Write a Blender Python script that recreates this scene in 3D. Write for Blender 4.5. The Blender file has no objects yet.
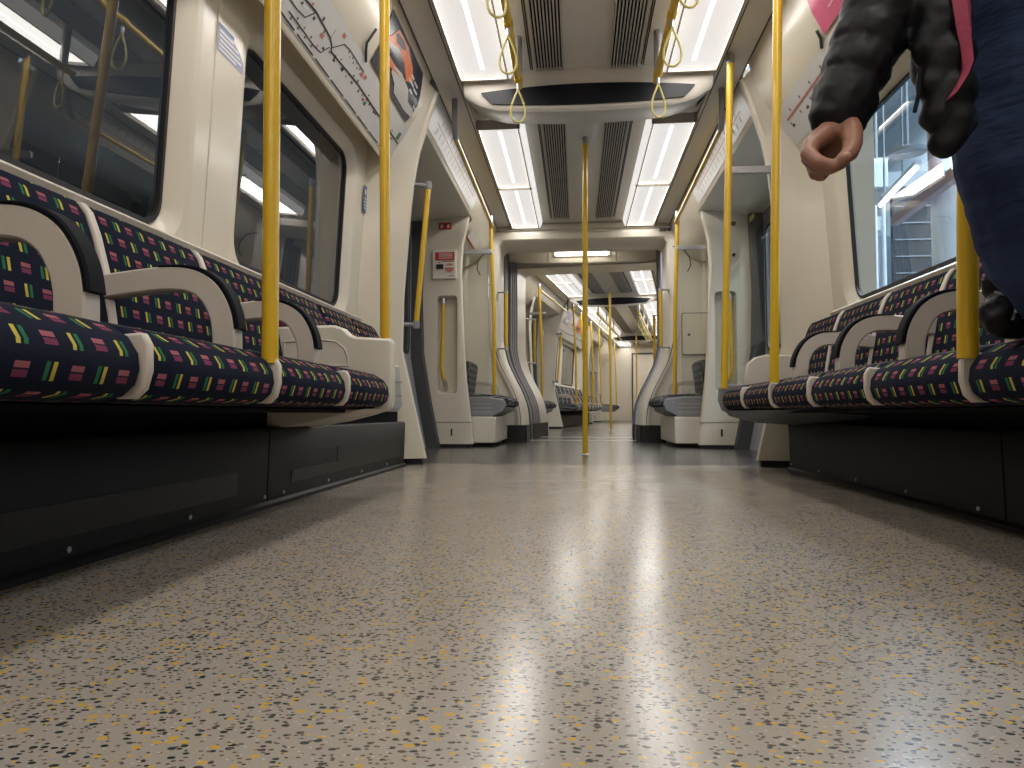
import bpy, bmesh, math, random
from mathutils import Matrix, Vector
random.seed(7)
S = bpy.context.scene
COL = S.collection
PI = math.pi

# ------------------------------------------------------------------ materials
def mat(name):
    m = bpy.data.materials.new(name); m.use_nodes = True
    nt = m.node_tree
    return m, nt, nt.nodes['Principled BSDF']
def N(nt, kind, **kw):
    n = nt.nodes.new(kind)
    for k, v in kw.items(): setattr(n, k, v)
    return n
def setin(nt, sock, v):
    if isinstance(v, bpy.types.NodeSocket): nt.links.new(v, sock)
    else: sock.default_value = v
def M_(nt, op, a, b=0.0, c=None):
    n = N(nt, 'ShaderNodeMath', operation=op)
    setin(nt, n.inputs[0], a); setin(nt, n.inputs[1], b)
    if c is not None: setin(nt, n.inputs[2], c)
    return n.outputs[0]
def mixc(nt, f, a, b):
    n = N(nt, 'ShaderNodeMix', data_type='RGBA')
    setin(nt, n.inputs[0], f)
    for i, v in ((6, a), (7, b)):
        if isinstance(v, bpy.types.NodeSocket): nt.links.new(v, n.inputs[i])
        else: n.inputs[i].default_value = (*v, 1)
    return n.outputs[2]
def objco(nt): return N(nt, 'ShaderNodeTexCoord').outputs['Object']
def noise(nt, co, scale, detail=3.0):
    n = N(nt, 'ShaderNodeTexNoise'); n.inputs['Scale'].default_value = scale; n.inputs['Detail'].default_value = detail
    nt.links.new(co, n.inputs['Vector']); return n.outputs['Fac']
def bump(nt, b, h, strength=.2, dist=.005):
    n = N(nt, 'ShaderNodeBump'); n.inputs['Strength'].default_value = strength; n.inputs['Distance'].default_value = dist
    nt.links.new(h, n.inputs['Height']); nt.links.new(n.outputs[0], b.inputs['Normal'])
def plain(name, col, rough=.5, metal=0.0, var=.06, vscale=6.0, coat=0.0, bscale=0, bstr=.1, spec=.5):
    m, nt, b = mat(name)
    co = objco(nt)
    f = noise(nt, co, vscale)
    d = [max(0, c*(1-var)) for c in col]; l = [min(1, c*(1+var)) for c in col]
    nt.links.new(mixc(nt, f, d, l), b.inputs['Base Color'])
    b.inputs['Roughness'].default_value = rough; b.inputs['Metallic'].default_value = metal
    b.inputs['Specular IOR Level'].default_value = spec
    b.inputs['Coat Weight'].default_value = coat; b.inputs['Coat Roughness'].default_value = .12
    if bscale: bump(nt, b, noise(nt, co, bscale, 5), bstr, .003)
    return m
def emit(name, col, strength):
    m, nt, b = mat(name)
    b.inputs['Base Color'].default_value = (*col, 1)
    b.inputs['Emission Color'].default_value = (*col, 1); b.inputs['Emission Strength'].default_value = strength
    return m

MT = {}
MT['cream'] = plain('cream_panel', (.67, .61, .50), .32, var=.03, coat=.25)
MT['white'] = plain('off_white_moulding', (.70, .65, .56), .36, var=.03, coat=.15)
MT['ceil'] = plain('ceiling_panel', (.72, .675, .61), .28, var=.04, coat=.2)
MT['ceildark'] = plain('ceiling_grey', (.40, .36, .31), .4, var=.04)
MT['yellow'] = plain('yellow_paint', (.66, .41, .012), .3, var=.05, vscale=14, coat=.4)
MT['arm'] = plain('armrest_plastic', (.58, .52, .46), .45, var=.04)
MT['pad'] = plain('black_vinyl', (.004, .005, .009), .65, spec=.12, bscale=300, bstr=.15)
MT['black'] = plain('black_metal', (.011, .011, .011), .5, spec=.2, var=.25, vscale=9)
MT['void'] = plain('black_underframe', (.005, .005, .006), .7, spec=.1)
MT['grey'] = plain('grey_plastic', (.25, .25, .265), .45, var=.05)
MT['lgrey'] = plain('light_grey_plastic', (.45, .43, .40), .45, var=.05)
MT['steel'] = plain('brushed_steel', (.52, .52, .54), .32, metal=.85, var=.08, vscale=30)
MT['rubber'] = plain('black_rubber', (.012, .012, .014), .55)
MT['dgrey'] = plain('dark_grey_seal', (.055, .057, .062), .5)
MT['bellows'] = plain('bellows_grey', (.24, .23, .25), .5, var=.08)
MT['bulk'] = plain('bulkhead_moulding', (.62, .58, .52), .55, var=.03, spec=.3)
MT['vent'] = plain('vent_slat', (.50, .47, .43), .4)
MT['ventdark'] = plain('vent_recess', (.012, .012, .012), .8)
MT['gloss'] = plain('black_gloss_panel', (.006, .007, .012), .3, spec=.25)
MT['rope'] = plain('strap_cord', (.55, .48, .16), .5, vscale=80, var=.12)
MT['mapwhite'] = plain('map_panel', (.66, .65, .64), .3, var=.02)
MT['ink'] = plain('black_ink', (.015, .015, .018), .4)
MT['red'] = plain('red_ink', (.50, .035, .03), .4)
MT['redsoft'] = plain('faded_red_ink', (.50, .16, .13), .4)
MT['green'] = plain('green_ink', (.05, .16, .09), .4)
MT['whiteink'] = plain('white_ink', (.75, .75, .74), .4)
MT['blue'] = plain('blue_sticker', (.05, .115, .27), .35)
MT['lilac'] = plain('pale_blue_sticker', (.27, .28, .45), .35)
MT['pink'] = plain('pink_poster', (.68, .12, .24), .35)
MT['navyposter'] = plain('navy_poster', (.017, .02, .04), .25)
MT['orange'] = plain('orange_print', (.52, .13, .035), .35, var=.5, vscale=14)
MT['skin'] = plain('skin', (.27, .125, .080), .5, var=.12, vscale=40, bscale=220, bstr=.12)
MT['shirt'] = plain('charcoal_jersey', (.022, .022, .025), .9, spec=.1)
MT['nail'] = plain('fingernail', (.42, .24, .18), .35)
MT['hair'] = plain('dark_hair', (.02, .014, .01), .5, bscale=120, bstr=.5)
MT['jacket'] = plain('black_quilted_nylon', (.007, .007, .009), .5, var=.2, bscale=30, bstr=.35, spec=.22)
MT['piping'] = plain('pink_zip_tape', (.36, .045, .10), .6, bscale=200, bstr=.4)
MT['shoe'] = plain('dark_shoe', (.02, .02, .02), .5)
MT['nylon'] = plain('black_bag_nylon', (.007, .007, .008), .42, bscale=60, bstr=.5, spec=.18)

def denim():
    m, nt, b = mat('dark_navy_denim')
    co = objco(nt)
    w = N(nt, 'ShaderNodeTexNoise'); w.inputs['Scale'].default_value = 9; w.inputs['Detail'].default_value = 4
    mp = N(nt, 'ShaderNodeMapping'); mp.inputs['Scale'].default_value = (.6, .6, 2.6); mp.inputs['Rotation'].default_value = (0, .5, 0)
    nt.links.new(co, mp.inputs[0]); nt.links.new(mp.outputs[0], w.inputs['Vector'])
    nt.links.new(mixc(nt, w.outputs['Fac'], (.016, .025, .060), (.044, .062, .135)), b.inputs['Base Color'])
    b.inputs['Roughness'].default_value = .9; b.inputs['Specular IOR Level'].default_value = .1
    bump(nt, b, w.outputs['Fac'], .7, .02)
    return m
MT['denim'] = denim()

def moquette(name, base, ca, cb, cc, cd, cell=.0475):
    m, nt, b = mat(name)
    uv = N(nt, 'ShaderNodeTexCoord').outputs['UV']
    sp = N(nt, 'ShaderNodeSeparateXYZ'); nt.links.new(uv, sp.inputs[0])
    u = M_(nt, 'DIVIDE', sp.outputs[0], cell); v = M_(nt, 'DIVIDE', sp.outputs[1], cell*.93)
    iu = M_(nt, 'FLOOR', u); iv = M_(nt, 'FLOOR', v)
    fu = M_(nt, 'SUBTRACT', u, iu); fv = M_(nt, 'SUBTRACT', v, iv)
    par = M_(nt, 'FLOORED_MODULO', M_(nt, 'ADD', iu, iv), 2.0)
    flip = M_(nt, 'FLOORED_MODULO', iv, 2.0)
    def rect(cx, cy, hx, hy):
        a = M_(nt, 'LESS_THAN', M_(nt, 'ABSOLUTE', M_(nt, 'SUBTRACT', fu, cx)), hx)
        c = M_(nt, 'LESS_THAN', M_(nt, 'ABSOLUTE', M_(nt, 'SUBTRACT', fv, cy)), hy)
        return M_(nt, 'MULTIPLY', a, c)
    inv = M_(nt, 'SUBTRACT', 1.0, par)
    wv = noise(nt, uv, 420, 2)
    col = mixc(nt, wv, [c*.75 for c in base], [c*1.25 for c in base])
    g = M_(nt, 'MULTIPLY', rect(.37, .5, .075, .29), par)
    y = M_(nt, 'MULTIPLY', rect(.63, .5, .075, .29), par)
    p = M_(nt, 'MULTIPLY', rect(.5, .64, .25, .095), inv)
    q = M_(nt, 'MULTIPLY', rect(.5, .385, .25, .105), inv)
    cg = mixc(nt, flip, ca, cb); cy = mixc(nt, flip, cb, ca)
    col = mixc(nt, g, col, cg); col = mixc(nt, y, col, cy)
    col = mixc(nt, p, col, cc); col = mixc(nt, q, col, cd)
    nt.links.new(col, b.inputs['Base Color'])
    b.inputs['Roughness'].default_value = .95; b.inputs['Specular IOR Level'].default_value = .12
    bump(nt, b, wv, .15, .002)
    return m
MT['moq'] = moquette('moquette', (.009, .012, .026), (.025, .15, .07), (.50, .41, .07), (.32, .105, .125), (.17, .04, .085))
MT['moqgrey'] = moquette('priority_moquette', (.045, .047, .052), (.24, .24, .24), (.20, .20, .205), (.25, .25, .25), (.14, .14, .145), .06)

def speckle():
    m, nt, b = mat('speckled_vinyl')
    co = objco(nt)
    def vor(scale, off):
        mp = N(nt, 'ShaderNodeMapping'); mp.inputs['Location'].default_value = (off, off*.7, 0)
        nt.links.new(co, mp.inputs[0])
        mp.inputs['Scale'].default_value = (.8, 1.15, 1); mp.inputs['Rotation'].default_value = (0, 0, off)
        v = N(nt, 'ShaderNodeTexVoronoi', voronoi_dimensions='2D'); v.inputs['Scale'].default_value = scale
        nt.links.new(mp.outputs[0], v.inputs['Vector'])
        s = N(nt, 'ShaderNodeSeparateColor'); nt.links.new(v.outputs['Color'], s.inputs[0])
        return v.outputs['Distance'], s.outputs[0], s.outputs[1]
    base = mixc(nt, noise(nt, co, 3.0, 6), (.268, .238, .205), (.338, .302, .262))
    base = mixc(nt, noise(nt, co, 260, 2), base, (.345, .31, .27))
    dirt = M_(nt, 'MULTIPLY', noise(nt, co, 1.3, 5), .30)
    base = mixc(nt, dirt, base, (.16, .135, .11))
    d, r, g = vor(125, 0)
    k = M_(nt, 'MULTIPLY', M_(nt, 'LESS_THAN', d, M_(nt, 'MULTIPLY', r, .44)), M_(nt, 'GREATER_THAN', g, .52))
    base = mixc(nt, k, base, (.026, .034, .036))
    d, r, g = vor(150, 3.1)
    k = M_(nt, 'MULTIPLY', M_(nt, 'LESS_THAN', d, .25), M_(nt, 'GREATER_THAN', g, .72))
    base = mixc(nt, k, base, (.12, .075, .055))
    d, r, g = vor(95, 7.7)
    k = M_(nt, 'MULTIPLY', M_(nt, 'LESS_THAN', d, M_(nt, 'MULTIPLY', r, .42)), M_(nt, 'GREATER_THAN', g, .74))
    base = mixc(nt, k, base, (.48, .30, .05))
    d, r, g = vor(170, 5.3)
    k = M_(nt, 'MULTIPLY', M_(nt, 'LESS_THAN', d, .20), M_(nt, 'GREATER_THAN', g, .90))
    base = mixc(nt, k, base, (.44, .41, .36))
    nt.links.new(base, b.inputs['Base Color'])
    rg = N(nt, 'ShaderNodeMapRange'); nt.links.new(noise(nt, co, 4, 4), rg.inputs[0])
    rg.inputs[3].default_value = .14; rg.inputs[4].default_value = .27
    nt.links.new(rg.outputs[0], b.inputs['Roughness'])
    bump(nt, b, noise(nt, co, 180, 3), .08, .002)
    return m
MT['floor'] = speckle()
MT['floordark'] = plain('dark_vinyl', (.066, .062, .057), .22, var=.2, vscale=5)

def glass(name, tint, ior, rough=.0):
    m = bpy.data.materials.new(name); m.use_nodes = True
    nt = m.node_tree; nt.nodes.clear()
    out = N(nt, 'ShaderNodeOutputMaterial'); mx = N(nt, 'ShaderNodeMixShader')
    t = N(nt, 'ShaderNodeBsdfTransparent'); t.inputs[0].default_value = (*tint, 1)
    g = N(nt, 'ShaderNodeBsdfGlossy'); g.inputs['Roughness'].default_value = rough
    co = objco(nt)
    f = N(nt, 'ShaderNodeLayerWeight'); f.inputs[0].default_value = .5
    sm = M_(nt, 'MULTIPLY_ADD', M_(nt, 'POWER', f.outputs['Facing'], 4.0), 1-ior, ior)
    sm = M_(nt, 'MULTIPLY_ADD', noise(nt, co, 7, 4), .03, sm)
    nt.links.new(sm, mx.inputs[0]); nt.links.new(t.outputs[0], mx.inputs[1]); nt.links.new(g.outputs[0], mx.inputs[2])
    nt.links.new(mx.outputs[0], out.inputs[0])
    return m
MT['glass'] = glass('window_glass', (.66, .70, .71), .10, .01)
MT['screen'] = glass('screen_glass', (.93, .94, .92), .035, .02)

def diffuser():
    m, nt, b = mat('perforated_diffuser')
    co = objco(nt)
    sp = N(nt, 'ShaderNodeSeparateXYZ'); nt.links.new(co, sp.inputs[0])
    fx = M_(nt, 'SINE', M_(nt, 'MULTIPLY', sp.outputs[0], 2*PI/.016)); fy = M_(nt, 'SINE', M_(nt, 'MULTIPLY', sp.outputs[1], 2*PI/.034))
    p = M_(nt, 'GREATER_THAN', M_(nt, 'MULTIPLY', fx, fy), -.1)
    tube = M_(nt, 'LESS_THAN', M_(nt, 'ABSOLUTE', sp.outputs[0]), .011)
    tube = M_(nt, 'MULTIPLY', tube, M_(nt, 'LESS_THAN', M_(nt, 'ABSOLUTE', sp.outputs[1]), .53))
    e = M_(nt, 'MULTIPLY_ADD', p, LAMP*.80, LAMP*.28)
    e = M_(nt, 'ADD', e, M_(nt, 'MULTIPLY', tube, LAMP*2.5))
    b.inputs['Base Color'].default_value = (.7, .7, .7, 1)
    b.inputs['Emission Color'].default_value = (1, .975, .97, 1)
    nt.links.new(e, b.inputs['Emission Strength'])
    return m
LAMP = .75
MT['diff'] = diffuser()
MT['sideglow'] = emit('side_diffuser', (1, .98, .96), .62)
MT['tube'] = emit('lit_tube', (1, .96, .85), 9)
MT['ptube'] = emit('platform_tube', (.80, .90, 1), 7)
def perf(name, c0, c1, sx):
    m, nt, b = mat(name)
    co = objco(nt)
    v = N(nt, 'ShaderNodeTexVoronoi'); v.inputs['Scale'].default_value = sx; v.inputs['Randomness'].default_value = 0
    nt.links.new(co, v.inputs['Vector'])
    nt.links.new(mixc(nt, M_(nt, 'LESS_THAN', v.outputs['Distance'], .33), c1, c0), b.inputs['Base Color'])
    b.inputs['Roughness'].default_value = .5
    return m
MT['perf'] = perf('perforated_black', (.001, .001, .001), (.007, .007, .007), 90)
MT['pwall'] = plain('platform_pale_panel', (.58, .68, .75), .4, var=.12, vscale=2)
MT['pdark'] = plain('platform_dark_mesh', (.035, .042, .052), .35, var=.5, vscale=12)
MT['pgrey'] = plain('platform_grey', (.25, .30, .34), .5, var=.1, vscale=2)
MT['pbrown'] = plain('platform_painted_steel', (.36, .27, .29), .5)
MT['pwhite'] = plain('platform_white', (.62, .70, .76), .4, var=.05)
MT['tunnel'] = plain('sooty_wall', (.014, .0125, .011), .8, var=.4, vscale=2)

# ------------------------------------------------------------------ mesh builder
class MB:
    def __init__(s): s.v = []; s.f = []; s.uv = []; s.has_uv = False
    def add(s, vs, fs, uvs=None):
        o = len(s.v); s.v += [tuple(p) for p in vs]
        for i, f in enumerate(fs):
            s.f.append([k+o for k in f]); s.uv.append(uvs[i] if uvs else None)
        if uvs: s.has_uv = True
        return s
    def box(s, x0, x1, y0, y1, z0, z1):
        v = [(x, y, z) for x in (x0, x1) for y in (y0, y1) for z in (z0, z1)]
        return s.add(v, [(0,1,3,2),(4,6,7,5),(0,4,5,1),(2,3,7,6),(0,2,6,4),(1,5,7,3)])
    def prism(s, pts, vec):
        n = len(pts); w = [tuple(p[i]+vec[i] for i in range(3)) for p in pts]
        return s.add(list(pts)+w, [tuple(range(n)), tuple(range(2*n-1, n-1, -1))]+[(i, (i+1)%n, n+(i+1)%n, n+i) for i in range(n)])
    def loft(s, rings, closed=True, caps=True, uv=None):
        n = len(rings[0]); v = [p for r in rings for p in r]; fs = []; us = []
        for k in range(len(rings)-1):
            for i in range(n if closed else n-1):
                j = (i+1) % n
                fs.append((k*n+i, k*n+j, (k+1)*n+j, (k+1)*n+i))
                if uv: us.append([uv(k, i), uv(k, i+1), uv(k+1, i+1), uv(k+1, i)])
        if caps and closed:
            fs += [tuple(range(n)), tuple(range((len(rings)-1)*n, len(rings)*n))]
            if uv: us += [[(uv(0, i)[0]+.02*i, .02) for i in range(n)]]*2
        return s.add(v, fs, us if uv else None)
    def tube(s, pts, r, n=14, closed=False, caps=True):
        P = [Vector(p) for p in pts]; m = len(P); rings = []
        up = None
        for i in range(m):
            a = P[(i-1) % m] if (closed or i > 0) else P[i]; b = P[(i+1) % m] if (closed or i < m-1) else P[i]
            t = (b-a).normalized()
            if up is None: up = t.orthogonal().normalized()
            up = (up - t*up.dot(t)).normalized(); sd = t.cross(up)
            rr = r[i] if isinstance(r, (list, tuple)) else r
            rings.append([tuple(P[i]+up*math.cos(2*PI*k/n)*rr+sd*math.sin(2*PI*k/n)*rr) for k in range(n)])
        if closed: rings.append(rings[0]); caps = False
        return s.loft(rings, True, caps)
    def sweep(s, pts, side, w, h):
        # rectangular section swept along a planar path; side = unit vector across, w across, h in plane
        P = [Vector(p) for p in pts]; sd = Vector(side); rings = []
        for i in range(len(P)):
            t = (P[min(i+1, len(P)-1)]-P[max(i-1, 0)]).normalized(); nn = t.cross(sd).normalized()
            hh = h[i] if isinstance(h, list) else h; c = min(.004, hh*.3)
            rings.append([tuple(P[i]+sd*a+nn*b) for a, b in ((-w/2,c-hh/2),(c-w/2,-hh/2),(w/2-c,-hh/2),(w/2,c-hh/2),(w/2,hh/2-c),(w/2-c,hh/2),(c-w/2,hh/2),(-w/2,hh/2-c))])
        return s.loft(rings)
    def sphere(s, c, r, n=12, sc=(1,1,1)):
        rings = []
        for i in range(1, n):
            a = PI*i/n
            rings.append([(c[0]+r*sc[0]*math.sin(a)*math.cos(2*PI*k/n), c[1]+r*sc[1]*math.sin(a)*math.sin(2*PI*k/n), c[2]+r*sc[2]*math.cos(a)) for k in range(n)])
        return s.loft(rings)
    def cone(s, a, b, ra, rb, n=14):
        # tapered capsule
        a = Vector(a); b = Vector(b); t = (b-a)
        if t.length < 1e-5: return s.sphere(a, ra)
        t.normalize(); pts = []; rs = []
        for q in (-.95, -.7, -.35): pts.append(a+t*ra*q); rs.append(ra*math.sqrt(1-q*q))
        pts += [a, b]; rs += [ra, rb]
        for q in (.35, .7, .95): pts.append(b+t*rb*q); rs.append(rb*math.sqrt(1-q*q))
        return s.tube(pts, rs, n)
    def build(s, name, m, M, org=(0,0,0), parent=None, bevel=0, smooth=True, closed=True):
        me = bpy.data.meshes.new(name)
        me.from_pydata([(p[0]-org[0], p[1]-org[1], p[2]-org[2]) for p in s.v], [], s.f)
        if s.has_uv:
            lay = me.uv_layers.new(name='UVMap')
            for p, u in zip(me.polygons, s.uv):
                if u:
                    for li, q in zip(p.loop_indices, u): lay.data[li].uv = q
        if closed:
            bm = bmesh.new(); bm.from_mesh(me); bmesh.ops.recalc_face_normals(bm, faces=bm.faces); bm.to_mesh(me); bm.free()
        me.materials.append(MT[m] if isinstance(m, str) else m)
        if smooth:
            me.polygons.foreach_set('use_smooth', [True]*len(me.polygons)); me.set_sharp_from_angle(angle=math.radians(38))
        o = bpy.data.objects.new(name, me); COL.objects.link(o)
        if bevel:
            b = o.modifiers.new('edge', 'BEVEL'); b.width = bevel; b.segments = 2; b.limit_method = 'ANGLE'; b.angle_limit = math.radians(50)
        if parent is not None: o.parent = parent
        else: o.matrix_world = M @ Matrix.Translation(org)
        return o

class Thing:
    def __init__(s, name, label, cat, org, M, group=None):
        s.M = M; s.org = org
        s.o = bpy.data.objects.new(name, None); COL.objects.link(s.o); s.o.empty_display_size = .05
        s.o.matrix_world = M @ Matrix.Translation(org)
        s.o['label'] = label; s.o['category'] = cat
        if group: s.o['group'] = group
    def part(s, name, mb, m, parent=None, label=None, **kw):
        o = mb.build(name, m, s.M, s.org, parent or s.o, **kw)
        if label: o['label'] = label
        return o
def single(name, label, cat, mb, m, M, org, group=None, **kw):
    o = mb.build(name, m, M, org, None, **kw)
    o['label'] = label; o['category'] = cat
    if group: o['group'] = group
    return o
def struct(name, mb, m, M, label, cat, parent=None, **kw):
    o = mb.build(name, m, M, (0,0,0), parent, closed=kw.pop('closed', False), **kw)
    if parent is None: o['kind'] = 'structure'; o['label'] = label; o['category'] = cat
    return o

def lerp(tab, z):
    if z <= tab[0][0]: return tab[0][1]
    for (a, b), (c, d) in zip(tab, tab[1:]):
        if z <= c: return b+(d-b)*(z-a)/(c-a)
    return tab[-1][1]
def rr(a0, a1, b0, b1, r, k=7):
    out = []
    for cx, cy, st in ((a1-r, b1-r, 0), (a0+r, b1-r, 90), (a0+r, b0+r, 180), (a1-r, b0+r, 270)):
        for i in range(k):
            t = math.radians(st+90*i/(k-1)); out.append((cx+r*math.cos(t), cy+r*math.sin(t)))
    return out
def hole_panel(mb, f, a0, a1, b0, b1, hole, k=7):
    # rectangle a0..a1 x b0..b1 with the rounded hole ring cut out; f maps (a, b) to a point
    cor = [(a1, b1), (a0, b1), (a0, b0), (a1, b0)]
    n = len(hole); ring = [f(*p) for p in hole]; out = [f(*cor[i//k]) for i in range(n)]
    mb.loft([out, ring], True, False)

YG = 8.1; BEND = math.radians(8.5)
M1 = Matrix.Identity(4)
M2 = Matrix.Translation((0, YG, 0)) @ Matrix.Rotation(math.radians(.35), 4, 'X') @ Matrix.Rotation(PI-BEND, 4, 'Z') @ Matrix.Translation((0, -YG, 0))

# ------------------------------------------------------------------ profiles
WALLX = [(0, 1.30), (.8, 1.285), (1.70, 1.235), (1.9, 1.22)]
COVE = [(1.695, 1.128), (1.885, 1.0), (2.0, .935), (2.185, .873)]
PIL = [(0, .905), (.65, 1.055), (.95, 1.05), (1.53, 1.007), (1.77, .97), (2.0, .90), (2.16, .845)]
PIL2 = [(0, .935), (.30, .965), (.6, 1.0), (1.0, 1.026), (1.52, 1.045), (1.75, 1.03), (2.0, .975)]
SEALX = [(0, 1.215), (.4, 1.295), (.8, 1.36), (1.3, 1.375), (2.0, 1.345)]
DOORX = [(z, x+.11) for z, x in SEALX]
SEATP = [(1.12,.425),(1.0,.436),(.90,.442),(.82,.438),(.765,.425),(.732,.405),(.716,.380),(.713,.355),(.720,.332),(.740,.315),(.775,.307),(.90,.303),(1.12,.303)]
BACKP = [(1.085,.415),(1.098,.50),(1.115,.60),(1.140,.69),(1.160,.742),(1.178,.766),(1.200,.768),(1.215,.75),(1.215,.415)]

def prof_loft(mb, prof, s, y0, y1, r=.012):
    cx = sum(p[0] for p in prof)/len(prof); cz = sum(p[1] for p in prof)/len(prof)
    ys = [(y0, r), (y0+r*.3, r*.45), (y0+r, 0)]
    n = max(2, int((y1-y0)/.15))
    ys += [(y0+r+(y1-y0-2*r)*i/n, 0) for i in range(1, n)]
    ys += [(y1-r, 0), (y1-r*.3, r*.45), (y1, r)]
    acc = [0]
    for a, b in zip(prof, prof[1:]+prof[:1]): acc.append(acc[-1]+math.hypot(b[0]-a[0], b[1]-a[1]))
    rings = []
    for y, d in ys:
        ring = []
        for x, z in prof:
            L = math.hypot(x-cx, z-cz)+1e-6; q = max(0, 1-d/L)
            ring.append((s*(cx+(x-cx)*q), y, cz+(z-cz)*q))
        rings.append(ring)
    mb.loft(rings, True, True, uv=lambda k, i: (ys[k][0]*s, -acc[i] if prof is SEATP else acc[i]))
    return mb

def smooth_path(pts, n=4):
    P = [pts[0]]+list(pts)+[pts[-1]]; out = []
    for i in range(1, len(P)-2):
        for k in range(n):
            t = k/n
            out.append(tuple(.5*((2*b)+(c-a)*t+(2*a-5*b+4*c-d)*t*t+(3*b-a-3*c+d)*t**3) for a, b, c, d in zip(P[i-1], P[i], P[i+1], P[i+2])))
    return out+[pts[-1]]
def bench_seat(M, s, y0, y1, label, group, arm=True, kind='moq', div0=True):
    t = Thing('passenger_chair', label, 'seat', (s*.92, (y0+y1)/2, .30), M, group)
    t.part('cushion', prof_loft(MB(), SEATP, s, y0+.0085, y1-.0085, .009), kind)
    t.part('backrest', prof_loft(MB(), BACKP, s, y0+.012, y1-.012, .011), kind)
    if div0:
        d = MB().prism([(s*x, y0-.0085, z) for x, z in ((.716,.413),(.706,.395),(.705,.355),(.713,.326),(.728,.312),(.76,.312),(.76,.41))], (0, .017, 0))
        t.part('cushion_divider', d, 'arm', label='off-white cushion divider', bevel=.004)
        d = MB().prism([(s*x, y0-.0125, z) for x, z in ((1.082,.42),(1.094,.50),(1.111,.60),(1.137,.695),(1.158,.748),(1.175,.768),(1.2,.768),(1.2,.42))], (0, .025, 0))
        t.part('backrest_divider', d, 'arm', label='off-white backrest divider', bevel=.004)
    if arm:
        path = [(1.135,.571),(1.05,.581),(.98,.588),(.93,.587),(.895,.578),(.868,.560),(.849,.534),(.836,.504),(.830,.472),(.828,.43)]
        a = t.part('armrest', MB().sweep([(s*x, y0, z) for x, z in smooth_path(path)], (0,1,0), .040, .053), 'arm', label='off-white looped armrest')
        pad = []
        for k in range(2, 9):
            (xa, za), (xb, zb) = path[k-1], path[min(k+1, 9)]
            L = math.hypot(xb-xa, zb-za); th = [.003,.005,.008,.010,.011,.011,.011][k-2]
            pad.append((path[k][0]+(zb-za)/L*(.0265+th*.35), path[k][1]-(xb-xa)/L*(.0265+th*.35)))
        hs = smooth_path([(h,) for h in (.003,.006,.010,.012,.013,.013,.013)])
        t.part('armrest_pad', MB().sweep([(s*x, y0, z) for x, z in smooth_path(pad)], (0,1,0), .043, [h[0] for h in hs]), 'pad', a, label='black vinyl armrest pad')
    return t

def pole(M, pts, label, r=.018, group=None, flange=None, name='grab_pole', cat='pole', m='yellow', top='steel'):
    t = Thing(name, label, cat, pts[0], M, group)
    t.part('pole_tube', MB().tube(pts, r), m)
    if flange == 'floor':
        x, y, z = pts[0]
        t.part('floor_flange', MB().tube([(x,y,z),(x,y,z+.006),(x,y,z+.012)], [r*1.7, r*1.7, r*1.2], 20), 'steel')
    if top:
        a, b = Vector(pts[-1]), Vector(pts[-2]); d = (a-b).normalized()
        t.part('ceiling_collar', MB().tube([a-d*.05, a-d*.004], r*1.25, 18), top, label='steel collar at the ceiling')
    return t

def wall_fn(s): return lambda y, z: (s*lerp(WALLX, z), y, z)

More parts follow.
